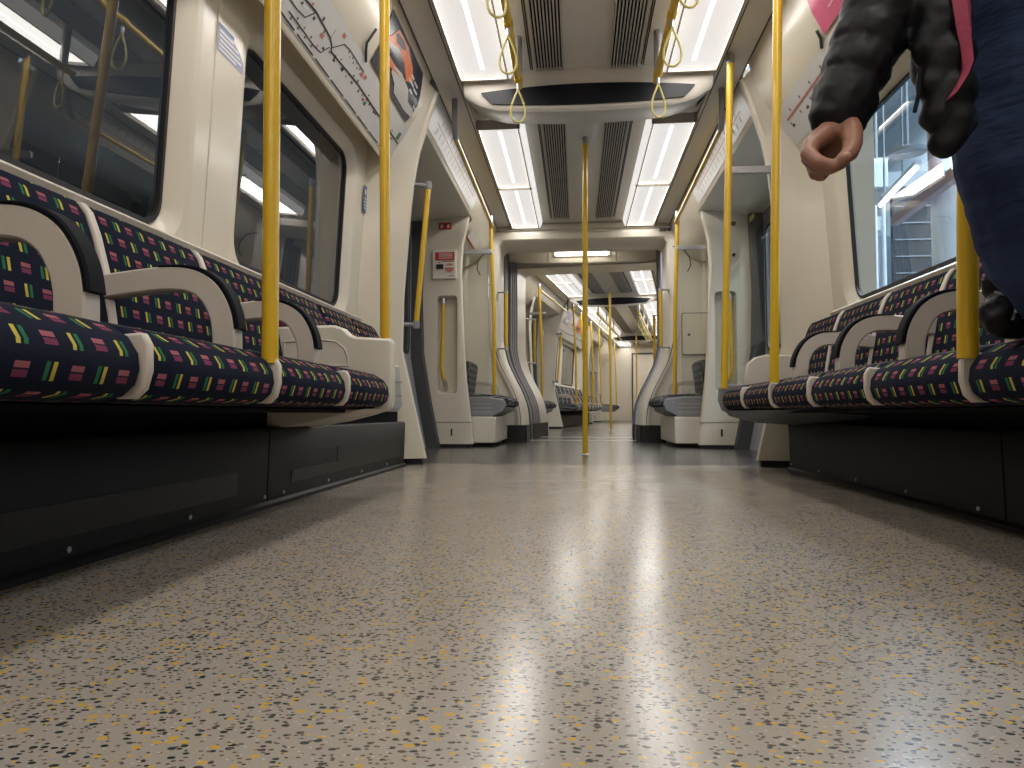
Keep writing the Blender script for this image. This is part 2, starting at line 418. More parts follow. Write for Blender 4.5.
def bench_wall(M, s, spans, wins, y_end0, y_end1, where, cnt):
    side = 'left' if (s < 0) == (M is M1) else 'right'
    w = MB(); f = wall_fn(s)
    Z0, Z1 = .70, 1.82
    y = y_end0
    for a, b in wins:
        m0 = .055
        w.add([f(y, Z0), f(a-m0-.03, Z0), f(a-m0-.03, Z1), f(y, Z1)], [(0,1,2,3)])
        hole_panel(w, f, a-m0-.03, b+m0+.03, Z0, Z1, rr(a-m0, b+m0, .80, 1.715, .13))
        # bevelled reveal down to the gasket
        h = rr(a-m0, b+m0, .80, 1.715, .13); g = rr(a, b, .845, 1.665, .085); mid = rr(a-.03, b+.03, .822, 1.692, .11)
        w.loft([[f(*p) for p in h], [tuple(Vector(f(*p))+Vector((s*.010,0,0))) for p in mid], [tuple(Vector(f(*p))+Vector((s*.045,0,0))) for p in g]], True, False)
        y = b+m0+.03
    w.add([f(y, Z0), f(y_end1, Z0), f(y_end1, Z1), f(y, Z1)], [(0,1,2,3)])
    w.box(*sorted((s*1.222, s*1.32)), y_end0, y_end1, 0, .70)
    # recess behind the map and the slanted cove
    w.box(*sorted((s*1.20, s*1.25)), y_end0, y_end1, 1.81, 1.83)
    cv = [(s*1.145, 1.715), (s*1.128, 1.690), (s*1.118, 1.700)]
    cv += [(s*lerp(COVE, z), z) for z in (1.72, 1.80, 1.885, 1.95, 2.0, 2.06, 2.12, 2.185)]
    cv += [(s*.89, 2.21), (s*1.24, 1.86)]
    w.loft([[(x, y_end0, z) for x, z in cv], [(x, y_end1, z) for x, z in cv]], True, True)
    struct('wall_'+side, w, 'cream', M, f'cream panelled wall with windows above the {side} bench {where}', 'wall')
    # sill rail
    r = MB().prism([(s*x, y_end0, z) for x, z in ((1.195,.772),(1.188,.785),(1.205,.797),(1.287,.800),(1.287,.772))], (0, y_end1-y_end0-.25, 0))
    struct('trim_1', r, 'white', M, f'off-white ledge along the top of the {side} bench {where}', 'ledge')
    # seams and the raised cover strip between windows
    for (a, b), (c, d) in zip(wins, wins[1:]):
        ya, yb = b+.165, c-.09
        st = MB().prism([(s*(lerp(WALLX, z)-.006), ya, z) for z in (.80, 1.80)]+[(s*(lerp(WALLX, z)+.01), ya, z) for z in (1.80, .80)], (0, yb-ya, 0))
        struct('trim_2', st, 'cream', M, f'raised cream cover strip between the {side} windows {where}', 'trim', closed=True, bevel=.004)
    for i, (a, b) in enumerate(wins):
        cnt[0] += 1
        g = rr(a, b, .845, 1.665, .085); gi = rr(a+.016, b-.016, .861, 1.649, .07)
        o = Vector((s*.036,0,0)); o2 = Vector((s*.052,0,0))
        gk = MB().loft([[tuple(Vector(f(*p))+Vector((s*.046,0,0))) for p in g], [tuple(Vector(f(*p))+o) for p in rr(a+.003, b-.003, .848, 1.662, .083)], [tuple(Vector(f(*p))+o) for p in gi], [tuple(Vector(f(*p))+o2) for p in gi]], True, False)
        e = bpy.data.objects.new(f'window_{cnt[0]}', None); COL.objects.link(e); e.matrix_world = M
        wl = {0: 'nearest', 1: 'next', 2: 'third'}[i if M is M1 else 1-i if len(wins) == 2 else i]
        e['kind'] = 'structure'; e['category'] = 'window'
        order = ['nearest the camera', 'just before the doors'] if M is M1 else ['farther along', 'just past the first doors']
        e['label'] = f'round-cornered window with black gasket, {side} side, {order[min(i,1)]}, {where}'
        gk.build('gasket', 'rubber', M, (0,0,0), e, closed=False)
        gl = MB().add([tuple(Vector(f(*p))+Vector((s*.048,0,0))) for p in gi], [tuple(range(len(gi)))])
        gl.build('window_glass', 'glass', M, (0,0,0), e, closed=False, smooth=False)

def near_pillar(M, s, y0, y1, flip, where):
    # draught pillar at the bench side of a doorway; y1 = doorway edge, y0 = where it blends into the wall
    d = 1 if y1 > y0 else -1
    side = 'left' if (s < 0) == (M is M1) else 'right'
    zs = [.035, .15, .35, .55, .65, .8, .81, .95, 1.2, 1.4, 1.6, 1.70, 1.8, 1.9, 2.0, 2.08, 2.15]
    rings = []
    for z in zs:
        e = lerp(PIL, z)
        ax = 1.27 if z < 1.68 else lerp(COVE, z)+.01
        ay = y0
        ax = max(ax, e+.02)
        r = .022
        ring = [(s*ax, ay, z), (s*(e+(ax-e)*.5), ay+(y1-d*.05-ay)*.62, z), (s*(e+r), y1-d*.045, z), (s*(e+r*.3), y1-d*.038, z), (s*e, y1-d*.02, z), (s*(e+r*.3), y1, z), (s*(e+r), y1+d*.008, z), (s*1.50, y1+d*.012, z), (s*1.50, ay, z)]
        rings.append(ring)
    b = MB().loft(rings)
    p = struct('trim_3', b, 'cream', M, f'cream draught pillar where the {side} bench meets the doors {where}', 'pillar', closed=True)
    k = MB().box(*sorted((s*.935, s*1.25)), *sorted((y1-d*.045, y1)), 0, .035)
    k.build('pillar_plinth', 'rubber', M, (0,0,0), p)

def far_pillar(M, s, y, d, where):
    side = 'left' if (s < 0) == (M is M1) else 'right'
    b = MB(); f = lambda x, z: (s*x, y, z)
    xs = 1.06
    zs = [.03, .15, .3, .45, .6, .8, 1.0, 1.25, 1.52, 1.65, 1.75, 1.9, 2.0]
    # rounded edge strip
    b.loft([[(s*xs, y, z), (s*(lerp(PIL2, z)+.018), y, z), (s*(lerp(PIL2, z)+.005), y+d*.006, z), (s*lerp(PIL2, z), y+d*.022, z), (s*(lerp(PIL2, z)+.012), y+d*.13, z)] for z in zs], False, False)
    b.add([f(xs, .03), f(1.335, .03), f(1.40, .40), f(xs, .40)], [(0,1,2,3)])
    b.add([f(xs, 1.42), f(1.40, 1.42), f(1.40, 2.0), f(xs, 2.0)], [(0,1,2,3)])
    h = rr(1.075, 1.255, .455, 1.30, .035); hb = rr(1.09, 1.24, .475, 1.285, .03)
    hole_panel(b, f, xs, 1.40, .40, 1.42, h)
    b.loft([[(s*p[0], y, p[1]) for p in h], [(s*p[0], y+d*.02, p[1]) for p in rr(1.082, 1.248, .463, 1.293, .035)], [(s*p[0], y+d*.075, p[1]) for p in hb]], True, False)
    b.add([(s*p[0], y+d*.075, p[1]) for p in hb], [tuple(range(len(hb)))])
    b.box(*sorted((s*1.40, s*1.50)), *sorted((y+d*.001, y+d*.14)), .03, 2.0)
    p = struct('trim_4', b, 'cream', M, f'cream pillar with handle recess past the {side} doors {where}', 'pillar')
    l = MB().box(*sorted((s*.945, s*1.31)), *sorted((y-d*.002, y+d*.01)), .212, .216)
    l.build('kick_plate_seam', 'dgrey', M, (0,0,0), p)
    l = MB().box(*sorted((s*1.115, s*1.13)), *sorted((y-d*.003, y+d*.01)), .10, .16)
    l.build('lock_slot', 'ink', M, (0,0,0), p)
    l = MB().box(*sorted((s*.955, s*1.30)), *sorted((y+d*.01, y+d*.12)), 0, .03)
    l.build('pillar_plinth', 'rubber', M, (0,0,0), p)
    t = Thing('grab_bar', f'short yellow handle in the {side} pillar {where}', 'handle', (s*1.19, y+d*.03, .5), M)
    t.part('handle_bar', MB().tube([(s*1.20, y+d*.012, 1.235), (s*1.205, y+d*.008, .9), (s*1.215, y+d*.006, .68), (s*1.20, y+d*.012, .60), (s*1.185, y+d*.03, .56)], .015), 'yellow')
    t.part('upper_mount', MB().tube([(s*1.20, y+d*.012, 1.225), (s*1.20, y+d*.012, 1.265), (s*1.20, y+d*.074, 1.268)], .018), 'steel', label='grey upper mount')
    t.part('lower_mount', MB().tube([(s*1.190, y+d*.02, .575), (s*1.18, y+d*.04, .52), (s*1.18, y+d*.074, .50)], .018), 'steel', label='grey lower mount')

def doors(M, s, y0, y1, cnt, where):
    side = 'left' if (s < 0) == (M is M1) else 'right'
    cnt[1] += 1
    e = bpy.data.objects.new(f'door_{cnt[1]}', None); COL.objects.link(e); e.matrix_world = M
    e['kind'] = 'structure'; e['category'] = 'door'; e['label'] = f'pair of sliding doors with tall dark windows, {side} side {where}'
    ym = (y0+y1)/2
    for a, b in ((y0, ym-.004), (ym+.004, y1)):
        f = lambda y, z: (s*lerp(DOORX, z), y, z)
        g = MB(); zs = [.02, .4, .8]
        for z0, z1 in ((-.015, .4), (.4, .72)): g.add([f(a, z0), f(b, z0), f(b, z1), f(a, z1)], [(0,1,2,3)])
        hp = rr(a+.10, b-.10, .80, 1.78, .09)
        hole_panel(g, f, a, b, .72, 1.93, hp)
        g.loft([[f(*p) for p in hp], [(f(*p)[0]+s*.03, p[0], p[1]) for p in hp]], True, False)
        lf = g.build('door_leaf', 'grey', M, (0,0,0), e, closed=False)
        gk = MB().loft([[(f(*p)[0]-s*.004, p[0], p[1]) for p in rr(a+.085, b-.085, .785, 1.795, .10)], [(f(*p)[0]-s*.004, p[0], p[1]) for p in rr(a+.112, b-.112, .812, 1.768, .08)]], True, False)
        gk.build('window_seal', 'rubber', M, (0,0,0), lf, closed=False)
        gl = MB().add([(f(*p)[0]+s*.01, p[0], p[1]) for p in hp], [tuple(range(len(hp)))])
        gl.build('door_glass', 'glass', M, (0,0,0), lf, closed=False)
    for y, dd in ((y0, 1), (y1, -1)):
        q = MB().loft([[(s*lerp(SEALX, z), y+dd*.002, z), (s*(lerp(SEALX, z)+.01), y+dd*.055, z), (s*(lerp(DOORX, z)+.03), y+dd*.06, z), (s*(lerp(DOORX, z)+.03), y+dd*.002, z)] for z in (0, .2, .4, .6, .8, 1.1, 1.3, 1.6, 1.93)])
        q.build('door_seal', 'dgrey', M, (0,0,0), e)
    # header over the doors, with its slanted map face
    h = MB()
    pr = [(s*.965, 1.985), (s*1.50, 1.925), (s*1.50, 2.2), (s*.89, 2.22), (s*.872, 2.18), (s*.957, 1.995)]
    ea, eb = (y0-.02, y1+.125) if y0 > 0 else (y0-.125, y1+.02)
    h.loft([[(x, ea, z) for x, z in pr], [(x, eb, z) for x, z in pr]])
    struct('trim_5', h, 'cream', M, f'sloping header above the {side} doors {where}', 'header', closed=True)

def bay(M, s, y0, y1, cnt, where, seats=True):
    # short stand-back bay with tip-up seats between doors and carriage end, y0 < y1
    side = 'left' if (s < 0) == (M is M1) else 'right'
    w = MB()
    w.loft([[(s*x, y, z) for x, z in ((1.29, 0), (1.29, .9), (1.26, 1.6), (1.22, 1.8), (1.06, 1.86), (.965, 1.99), (.873, 2.185))] for y in (y0, y1)], False, False)
    struct('wall_'+side, w, 'cream', M, f'plain cream wall of the {side} end bay {where}', 'wall')
    t = Thing('glass_screen', f'clear draught screen with steel top bar beside {side} tip-up seats {where}', 'screen', (s*.95, 6.15, .43), M)
    t.part('screen_pane', MB().box(*sorted((s*.83, s*1.20)), 6.155, 6.162, .44, 1.70), 'screen')
    t.part('top_bar', MB().box(*sorted((s*.80, s*1.05)), 6.145, 6.172, 1.695, 1.73), 'steel', label='steel top bar', bevel=.004)
    if not seats: return
    for i, (a, b) in enumerate(((6.18, 6.62), (6.64, 7.08))):
        lab = ['nearer', 'farther'][i]
        t = Thing('tip_up_chair', f'{lab} grey tip-up seat with checked cloth in the {side} bay {where}', 'seat', (s*1.0, (a+b)/2, .1), M)
        t.part('seat_shell', MB().prism([(s*x, a, z) for x, z in ((1.24,.435),(.86,.435),(.70,.415),(.675,.37),(.70,.31),(.80,.265),(1.24,.265))], (0, b-a, 0)), 'grey', bevel=.008)
        t.part('cushion', prof_loft(MB(), [(1.12,.45),(.9,.462),(.72,.452),(.66,.43),(.635,.395),(.645,.36),(.69,.345),(1.12,.40)], s, a+.02, b-.02), 'moqgrey')
        t.part('backrest', prof_loft(MB(), [(1.10,.44),(1.11,.6),(1.14,.74),(1.17,.77),(1.25,.77),(1.25,.44)] if i else [(1.02,.44),(1.0,.6),(.985,.72),(1.0,.75),(1.06,.755),(1.10,.44)], s, a+.02, b-.01), 'moqgrey')
        if i == 0:
            for k in range(3):
                t.part('shell_ridge', MB().box(*sorted((s*.80, s*1.02)), a-.004, a+.004, .30+.035*k, .305+.035*k), 'lgrey')
        t.part('armrest', MB().sweep([(s*x, b-.02, z) for x, z in ((1.13,.575),(.98,.585),(.90,.58),(.855,.56),(.84,.52),(.84,.45))], (0,1,0), .03, .035), 'arm', label='off-white armrest')
    b = MB().box(*sorted((s*.765, s*1.27)), 6.12, 7.15, .035, .26)
    single('seat_base_box', f'off-white box under the {side} tip-up seats {where}', 'box', b, 'white', M, (s*1.0, 6.6, .035), bevel=.006)

def rail(M, pts, label, r=.015, caps=()):
    t = Thing('handrail', label, 'handrail', pts[0], M)
    t.part('rail_tube', MB().tube(pts, r), 'yellow')
    for c in caps: t.part('rail_bracket', MB().tube(c, r*1.15), 'steel' if len(c) < 3 else 'grey', label='grey bracket')
    return t

def strap(M, x, y, z, label, group, tilt=0.0):
    t = Thing('hanging_strap', label, 'strap', (x, y, z), M, group)
    t.part('rail_sleeve', MB().tube([(x, y-.022, z), (x, y+.022, z)], .0225, 16), 'yellow', label='yellow sleeve around the rail')
    t.part('strap_clip', MB().tube([(x, y, z-.018), (x, y, z-.055)], .009, 12), 'steel', label='steel clip')
    pts = []
    for i in range(28):
        a = 2*PI*i/28; q = (1-math.cos(a))/2
        hw = .043*math.sin(a)*(q**.7)*1.25
        pts.append((x+hw*math.cos(.35+tilt), y+hw*math.sin(.35+tilt), z-.052-.175*q))
    t.part('loop', MB().tube(pts, .0052, 8, closed=True), 'rope')
    return t

def ceiling_light(M, s, y0, y1, label):
    x = s*.573; org = (x, (y0+y1)/2, 2.19)
    t = Thing('ceiling_light', label, 'light', org, M)
    fr = MB()
    fr.prism([(s*a, y0, z) for a, z in ((.436,2.235),(.436,2.172),(.441,2.169),(.446,2.172),(.446,2.235))], (0, y1-y0, 0))
    fr.prism([(s*a, y0, z) for a, z in ((.702,2.235),(.702,2.192),(.705,2.168),(.716,2.168),(.724,2.19),(.724,2.235))], (0, y1-y0, 0))
    fr.box(*sorted((s*.43, s*.71)), y0, y0+.014, 2.172, 2.235); fr.box(*sorted((s*.43, s*.71)), y1-.014, y1, 2.172, 2.235)
    t.part('light_frame', fr, 'ceildark')
    t.part('side_diffuser', MB().prism([(s*a, y0+.004, z) for a, z in ((.404,2.238),(.408,2.215),(.426,2.176),(.436,2.174),(.436,2.238))], (0, y1-y0-.008, 0)), 'sideglow', label='narrow glowing side strip')
    t.part('diffuser', MB().box(*sorted((s*.444, s*.704)), y0+.012, y1-.012, 2.192, 2.20), 'diff')

def vent(M, s, y0, y1, label):
    t = Thing('ceiling_vent', label, 'vent', (s*.21, (y0+y1)/2, 2.225), M)
    t.part('vent_recess', MB().box(*sorted((s*.128, s*.285)), y0, y1, 2.236, 2.239), 'ventdark')
    g = MB(); n = 10
    for i in range(n):
        a = .132+.150*i/(n-1); g.box(*sorted((s*(a-.0035), s*(a+.0035))), y0, y1, 2.219, 2.237)
    k = int((y1-y0)/1.25)
    for i in range(k+1):
        yy = y0+(y1-y0-.006)*i/max(k, 1); g.box(*sorted((s*.128, s*.285)), yy, yy+.006, 2.221, 2.236)
    t.part('vent_slats', g, 'vent')
    e = MB()
    for a in (.302, .312): e.box(*sorted((s*a, s*(a+.004))), y0, y1, 2.231, 2.2395)
    t.part('vent_seam', e, 'ventdark')

def ceiling(M, y0, y1, where):
    pr = [(-.90,2.23),(-.872,2.182),(-.842,2.198),(-.735,2.208),(-.725,2.212),(-.72,2.24),(.72,2.24),(.725,2.212),(.735,2.208),(.842,2.198),(.872,2.182),(.90,2.23),(.90,2.3),(-.90,2.3)]
    c = MB().loft([[(x, y0, z) for x, z in pr], [(x, y1, z) for x, z in pr]])
    struct('ceiling', c, 'ceil', M, f'smooth beige ceiling {where}', 'ceiling', closed=True)
    for s in (-1, 1):
        g = MB()
        for x, z in ((.738,2.203),(.864,2.180)): g.box(*sorted((s*x, s*(x+.005))), y0, y1, z, z+.006)
        struct('trim_6', g, 'ink', M, f'thin dark seam beside the {"left" if (s<0)==(M is M1) else "right"} ceiling lights {where}', 'seam')

def bulkhead(M, y, label, d=1):
    # bowed downstand across the ceiling with a dark inset strip
    t = Thing('overhead_bulkhead', label, 'bulkhead', (0, y+.3, 2.1), M)
    b = MB(); xs = [-.70, -.66, -.60, -.5, -.35, -.18, 0, .18, .35, .5, .60, .66, .70]
    rings = []
    for x in xs:
        q = max(0, (abs(x)-.5)/.2); bow = .028*(x/.6)**2
        zl = 2.005+bow+.07*q*q; zf = 2.17
        rings.append([(x, y+d*a, z) for a, z in ((0, 2.245), (.006, 2.15), (.02, zl+.015), (.035, zl), (.09, zl+.010), (.55, zl+.14), (.62, 2.245))])
    b.loft(rings, True, True)
    t.part('bulkhead_shell', b, 'bulk')
    top, bot = [], []
    for i in range(17):
        x = -.60+1.2*i/16; top.append((x, y-d*.002, 2.150-.032*(x/.6)**2))
    for i in range(17):
        x = .54-1.08*i/16; bot.append((x, y+d*.006, 2.036+.02*(x/.54)**2))
    t.part('dark_strip', MB().prism(top+bot, (0, d*.012, 0)), 'gloss', label='black glossy inset strip')
    return t

# ------------------------------------------------------------------ shells of both carriages
cnt = [0, 0]
for M, where, yb in ((M1, 'in the near carriage', -3.2), (M2, 'in the far carriage', -5.1)):
    near = M is M1
    fl = MB().box(-1.06, 1.06, -.15 if not near else yb, 4.06, -.02, 0)
    struct('floor', fl, 'floor', M, f'speckled beige vinyl floor {where}', 'floor', closed=True)
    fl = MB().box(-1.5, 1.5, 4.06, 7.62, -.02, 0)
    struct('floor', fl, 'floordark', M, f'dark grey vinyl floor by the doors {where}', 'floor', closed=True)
    if not near:
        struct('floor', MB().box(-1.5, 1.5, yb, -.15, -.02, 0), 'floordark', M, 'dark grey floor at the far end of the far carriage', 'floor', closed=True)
    th = MB().box(-.66, .66, 7.62, 7.70, -.02, .004)
    struct('trim_7', th, 'steel', M, f'steel threshold strip of the gangway {where}', 'threshold', closed=True)
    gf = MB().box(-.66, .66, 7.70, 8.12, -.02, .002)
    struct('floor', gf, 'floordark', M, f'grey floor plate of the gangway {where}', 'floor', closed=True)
    ceiling(M, yb, 7.22, where)
    for s in (-1, 1):
        side = 'left' if (s < 0) == near else 'right'
        wins = [(.35, 2.03), (2.46, 3.64)]
        pass
        bench_wall(M, s, None, wins, yb if near else -.15, 3.88, where, cnt)
        near_pillar(M, s, 3.84, 4.02, 1, where)
        doors(M, s, 4.03, 5.97, cnt, where)
        far_pillar(M, s, 5.97, 1, where)
        bay(M, s, 6.09, 7.24, cnt, where, seats=near or s > 0)
    if not near:
        for s in (1, -1):
            near_pillar(M, s, .02, -.17, 1, 'at the second doors of the far carriage')
            doors(M, s, -2.08, -.18, cnt, 'at the second doorway of the far carriage')
            far_pillar(M, s, -2.12, -1, 'at the second doorway of the far carriage')
            w = MB().loft([[(s*x, y, z) for x, z in ((1.29, 0), (1.29, .9), (1.26, 1.6), (1.13, 1.70), (1.0, 1.885), (.935, 2.0), (.873, 2.185))] for y in (-5.1, -2.2)], False, False)
            struct('wall_'+('left' if s > 0 else 'right'), w, 'cream', M, f'{"left" if s > 0 else "right"} wall at the far end of the far carriage', 'wall')
        e = MB().box(-1.3, 1.3, -5.16, -5.1, 0, 2.3)
        struct('wall_back', e, 'cream', M, 'cream end wall closing the far carriage', 'wall', closed=True)
        cnt[1] += 1
        d = bpy.data.objects.new(f'door_{cnt[1]}', None); COL.objects.link(d); d.matrix_world = M
        d['kind'] = 'structure'; d['category'] = 'door'; d['label'] = 'pale end door in a dark frame at the far end of the train'
        MB().box(-.46, .36, -5.1, -5.08, 0, 1.95).build('door_leaf', 'cream', M, (0,0,0), d)
        f = MB(); f.box(-.50, -.46, -5.1, -5.06, 0, 1.98); f.box(.36, .40, -5.1, -5.06, 0, 1.98); f.box(-.50, .40, -5.1, -5.06, 1.95, 1.99)
        f.build('door_frame', 'dgrey', M, (0,0,0), d)
        MB().box(-.22, -.08, -5.082, -5.076, 1.13, 1.30).build('door_notice', 'red', M, (0,0,0), d)
    else:
        e = MB().box(-1.35, 1.35, yb-.06, yb, 0, 2.3)
        struct('wall_back', e, 'cream', M, 'cream wall behind the camera', 'wall', closed=True)

    # carriage end wall with the gangway opening
    def path(off, lo=0.0, top=2.055):
        W = lambda z: lerp([(0, .575), (.18, .575), (.30, .583), (.42, .61), (.55, .665), (.68, .735), (.82, .80), (.95, .84), (1.08, .856), (2.1, .856)], z)+off
        zt = top+off
        out = [(-W(z), z) for z in (lo, .18, .25, .32, .40, .48, .56, .65, .74, .82, .90, .98, 1.08, 1.3, 1.7)]
        r = .06
        for i in range(7):
            a = PI-PI/2*i/6; out.append((-(W(1.9)-r)+r*math.cos(a), zt-r+r*math.sin(a)))
        left = out[:]
        return left+[(-x, z) for x, z in reversed(left)]
    side_l, side_r = ('left', 'right') if near else ('right', 'left')
    w = MB()
    Po = path(.10)
    n = len(Po)
    half = Po[:len(Po)//2]
    for sg in (1, -1):
        w.loft([[(-sg*1.36, 7.22, z) for x, z in half], [(sg*x, 7.22, z) for x, z in half]], False, False)
        w.loft([[(sg*x, 7.22, z) for x, z in half[-7:]], [(sg*x, 7.22, 2.32) for x, z in half[-7:]]], False, False)
    w.add([(half[-1][0], 7.22, half[-1][1]), (-half[-1][0], 7.22, half[-1][1]), (-half[-1][0], 7.22, 2.32), (half[-1][0], 7.22, 2.32)], [(0,1,2,3)])
    struct('wall_front', w, 'white', M, f'off-white end wall around the gangway {where}', 'wall')
    def ring_mesh(rows, lo, top=2.055): 
        m = MB(); m.loft([[(x, y, z) for x, z in path(o, lo, top)] for o, y in rows], False, False); return m
    g = ring_mesh([(.10, 7.215), (.095, 7.19), (.07, 7.175), (.02, 7.19), (0, 7.22), (0, 7.72)], .17)
    t = struct('trim_8', g, 'white', M, f'off-white moulded gangway frame flaring out near the floor {where}', 'gangway frame')
    g = MB()
    for sg in (1, -1): g.loft([[(sg*x, y, z) for x, z in path(o, .17)[:13]] for o, y in ((.055, 7.1745), (.052, 7.171), (.047, 7.175))], False, False)
    g.build('frame_groove', 'dgrey', M, (0,0,0), t, closed=False)
    g = ring_mesh([(.11, 7.213), (.105, 7.17), (.07, 7.155), (.015, 7.17), (-.006, 7.20), (-.006, 7.48)], 0)
    k = MB(); P = path(0)
    for sgn in (-1, 1):
        k.loft([[(sgn*(.575+o), y, 0), (sgn*(.575+o), y, .172)] for o, y in ((.25,7.212),(.24,7.165),(.02,7.165),(-.008,7.20),(-.008,7.73))], False, False)
    k.build('black_plinth', 'rubber', M, (0,0,0), t, closed=False)
    rows = []
    for i in range(4):
        y = 7.715+.1*i; rows += [(-.012, y), (-.012, y+.045), (.012, y+.055), (.012, y+.092)]
    g = ring_mesh(rows+[(-.012, 8.12)], .15, 2.30)
    t = struct('trim_9', g, 'bellows', M, f'grey ribbed gangway bellows {where}', 'bellows')
    k = MB()
    for sgn in (-1, 1): k.loft([[(sgn*.56, y, 0), (sgn*.56, y, .172), (sgn*.60, y, .172)] for y in (7.70, 8.12)], False, False)
    k.build('black_plinth', 'rubber', M, (0,0,0), t, closed=False)
    MB().box(-.95, .95, 7.70, 7.715, 2.05, 2.36).build('frame_top_plate', 'white', M, (0,0,0), t)
    # header cove above the opening
    h = MB().loft([[(x, 7.225, 2.245), (x, 7.20, 2.235), (x, 7.17, 2.19), (x, 7.165, 2.165), (x, 7.225, 2.16)] for x in (-1.0, -.6, 0, .6, 1.0)])
    struct('trim_10', h, 'white', M, f'off-white curved header over the gangway {where}', 'header', closed=True)

    # lights, vents, rails
    cw = 'near carriage' if near else 'far carriage'
    spans = [(2.66, 3.92), (1.38, 2.63), (.10, 1.35), (-1.2, .07), (-2.5, -1.23)]+([] if near else [(-3.8, -2.53), (-5.05, -3.83)])
    words = ['first', 'second', 'third', 'fourth', 'fifth', 'sixth', 'seventh']
    for s in (-1, 1):
        side = 'left' if (s < 0) == near else 'right'
        for i, (a, b) in enumerate(spans):
            rel = 'in front of' if near else 'past'
            ceiling_light(M, s, a, b, f'{side} row ceiling light panel, {words[i]} {rel} the bulkhead, {cw}')
        ceiling_light(M, s, 4.60, 5.86, f'{side} ceiling light panel between doors, bulkhead side, {cw}')
        ceiling_light(M, s, 5.88, 7.15, f'{side} ceiling light panel next to the gangway, {cw}')
        vent(M, s, yb+.1, 3.93, f'{side} long ribbed ceiling vent over the benches, {cw}')
        vent(M, s, 4.58, 7.0, f'{side} ribbed ceiling vent over the doorway, {cw}')
        y0 = -1.0 if near else -1.5
        rail(M, [(s*.358, y0, 2.02), (s*.358, 3.68, 2.02)], f'yellow overhead rail with straps on the {side}, {cw}', .0185,
             [[(s*.358, y, 2.02), (s*.358, y, 2.24)] for y in (3.60, 2.2, .8)])
        ys = [3.60, 3.07, 2.62, 2.1, 1.6, 1.1, .6] if near else [3.60, 3.2, 2.8, 2.4, 2.0, 1.5, 1.0, .5]
        for i, y in enumerate(ys):
            strap(M, s*.358, y, 2.02, f'looped yellow strap hanging from the {side} rail, {["first","second","third","fourth","fifth","sixth","seventh","eighth"][i]} from the bulkhead, {cw}', f'hanging straps on the {side} rail of the {cw}', random.uniform(-.4, .4))
        rail(M, [(s*.80, 4.26, 1.985), (s*.825, 6.40, 2.0)], f'yellow rail above the {side} doorway, {cw}', .015,
             [[(s*.80, 4.27, 1.985), (s*.797, 4.235, 2.01), (s*.795, 4.20, 2.10), (s*.795, 4.20, 2.20)]])
        pole(M, [(s*.805, 6.40, .44), (s*.812, 6.40, 1.2), (s*.845, 6.40, 2.10)], f'yellow pole rising from the {side} tip-up seats by the gangway, {cw}', .0175)
        t = Thing('gangway_grab_bar', f'upright yellow handle at the {side} edge of the gangway, {cw}', 'handle', (s*.77, 7.08, .93), M)
        t.part('handle_bar', MB().tube([(s*.765, 7.07, .95), (s*.765, 7.07, 1.50)], .017), 'yellow')
        for z in (.94, 1.51): t.part('handle_bracket', MB().tube([(s*.765, 7.07, z-.015), (s*.765, 7.07, z+.012)], .019).tube([(s*.765, 7.07, z), (s*.85, 7.09, z), (s*.86, 7.20, z)], .009), 'steel', label='steel bracket')
        # slanted rail beside the near door pillar
        if not (near and s > 0):
            t = Thing('door_grab_rail', f'tall yellow rail on the {side} door pillar at the bench end, {cw}', 'handle', (s*1.0, 4.09, .8), M)
            q = [(.93,1.635),(.965,1.22),(1.0,.81)]
            t.part('handle_bar', MB().tube([(s*x, 4.085, z) for x, z in q], .016), 'yellow')
            for x, z in (q[0], q[-1]):
                t.part('handle_bracket', MB().tube([(s*x, 4.085, z-.022), (s*x, 4.085, z+.022)], .020).tube([(s*x, 4.085, z), (s*(x+.09), 4.05, z)], .012), 'grey', label='grey bracket')
        # map on the slanted header face
        t = Thing('line_diagram', f'white line diagram above the {side} doors, {cw}', 'map', (s*.9, 5.0, 2.05), M)
        n_ = Vector((s*-.887, 0, -.461))
        def hp(q, y, d=.004): return tuple(Vector((s*(.953-.077*q), y, 2.003+.168*q))+n_*d)
        t.part('diagram_panel', MB().loft([[hp(.05, 4.12), hp(.95, 4.12)], [hp(.05, 5.9), hp(.95, 5.9)]], False, False), 'mapwhite', closed=False)
        L = MB().loft([[hp(.485, 4.25, .006), hp(.515, 4.25, .006)], [hp(.485, 5.75, .006), hp(.515, 5.75, .006)]], False, False)
        t.part('diagram_line', L, 'redsoft', closed=False)
        L = MB()
        for i in range(30):
            y = 4.3+.048*i; a, b = (.58, .8) if i % 2 else (.2, .42)
            L.loft([[hp(a, y, .006), hp(b, y, .006)], [hp(a, y+.016, .006), hp(b, y+.016, .006)]], False, False)
        t.part('route_lettering', L, 'lgrey', closed=False)
    bulkhead(M, 3.95 if near else 4.57, 'bowed beige bulkhead with black inset strip, '+('near carriage ceiling' if near else 'far carriage by its first doors'), 1 if near else -1)
    if not near: bulkhead(M, -1.6, 'bowed beige bulkhead with black strip, deepest one in the far carriage', -1)
    pole(M, [(-.004, 4.97, 0), (0, 4.97, 1.2), (.004, 4.97, 2.24)], 'yellow pole in the middle of the doorway floor, '+('nearest one' if near else 'first one beyond the gangway'), .0185, flange='floor')
    if not near: pole(M, [(0, -1.15, 0), (0, -1.15, 2.24)], 'yellow pole in the middle of the second doorway of the far carriage', .0185, flange='floor')

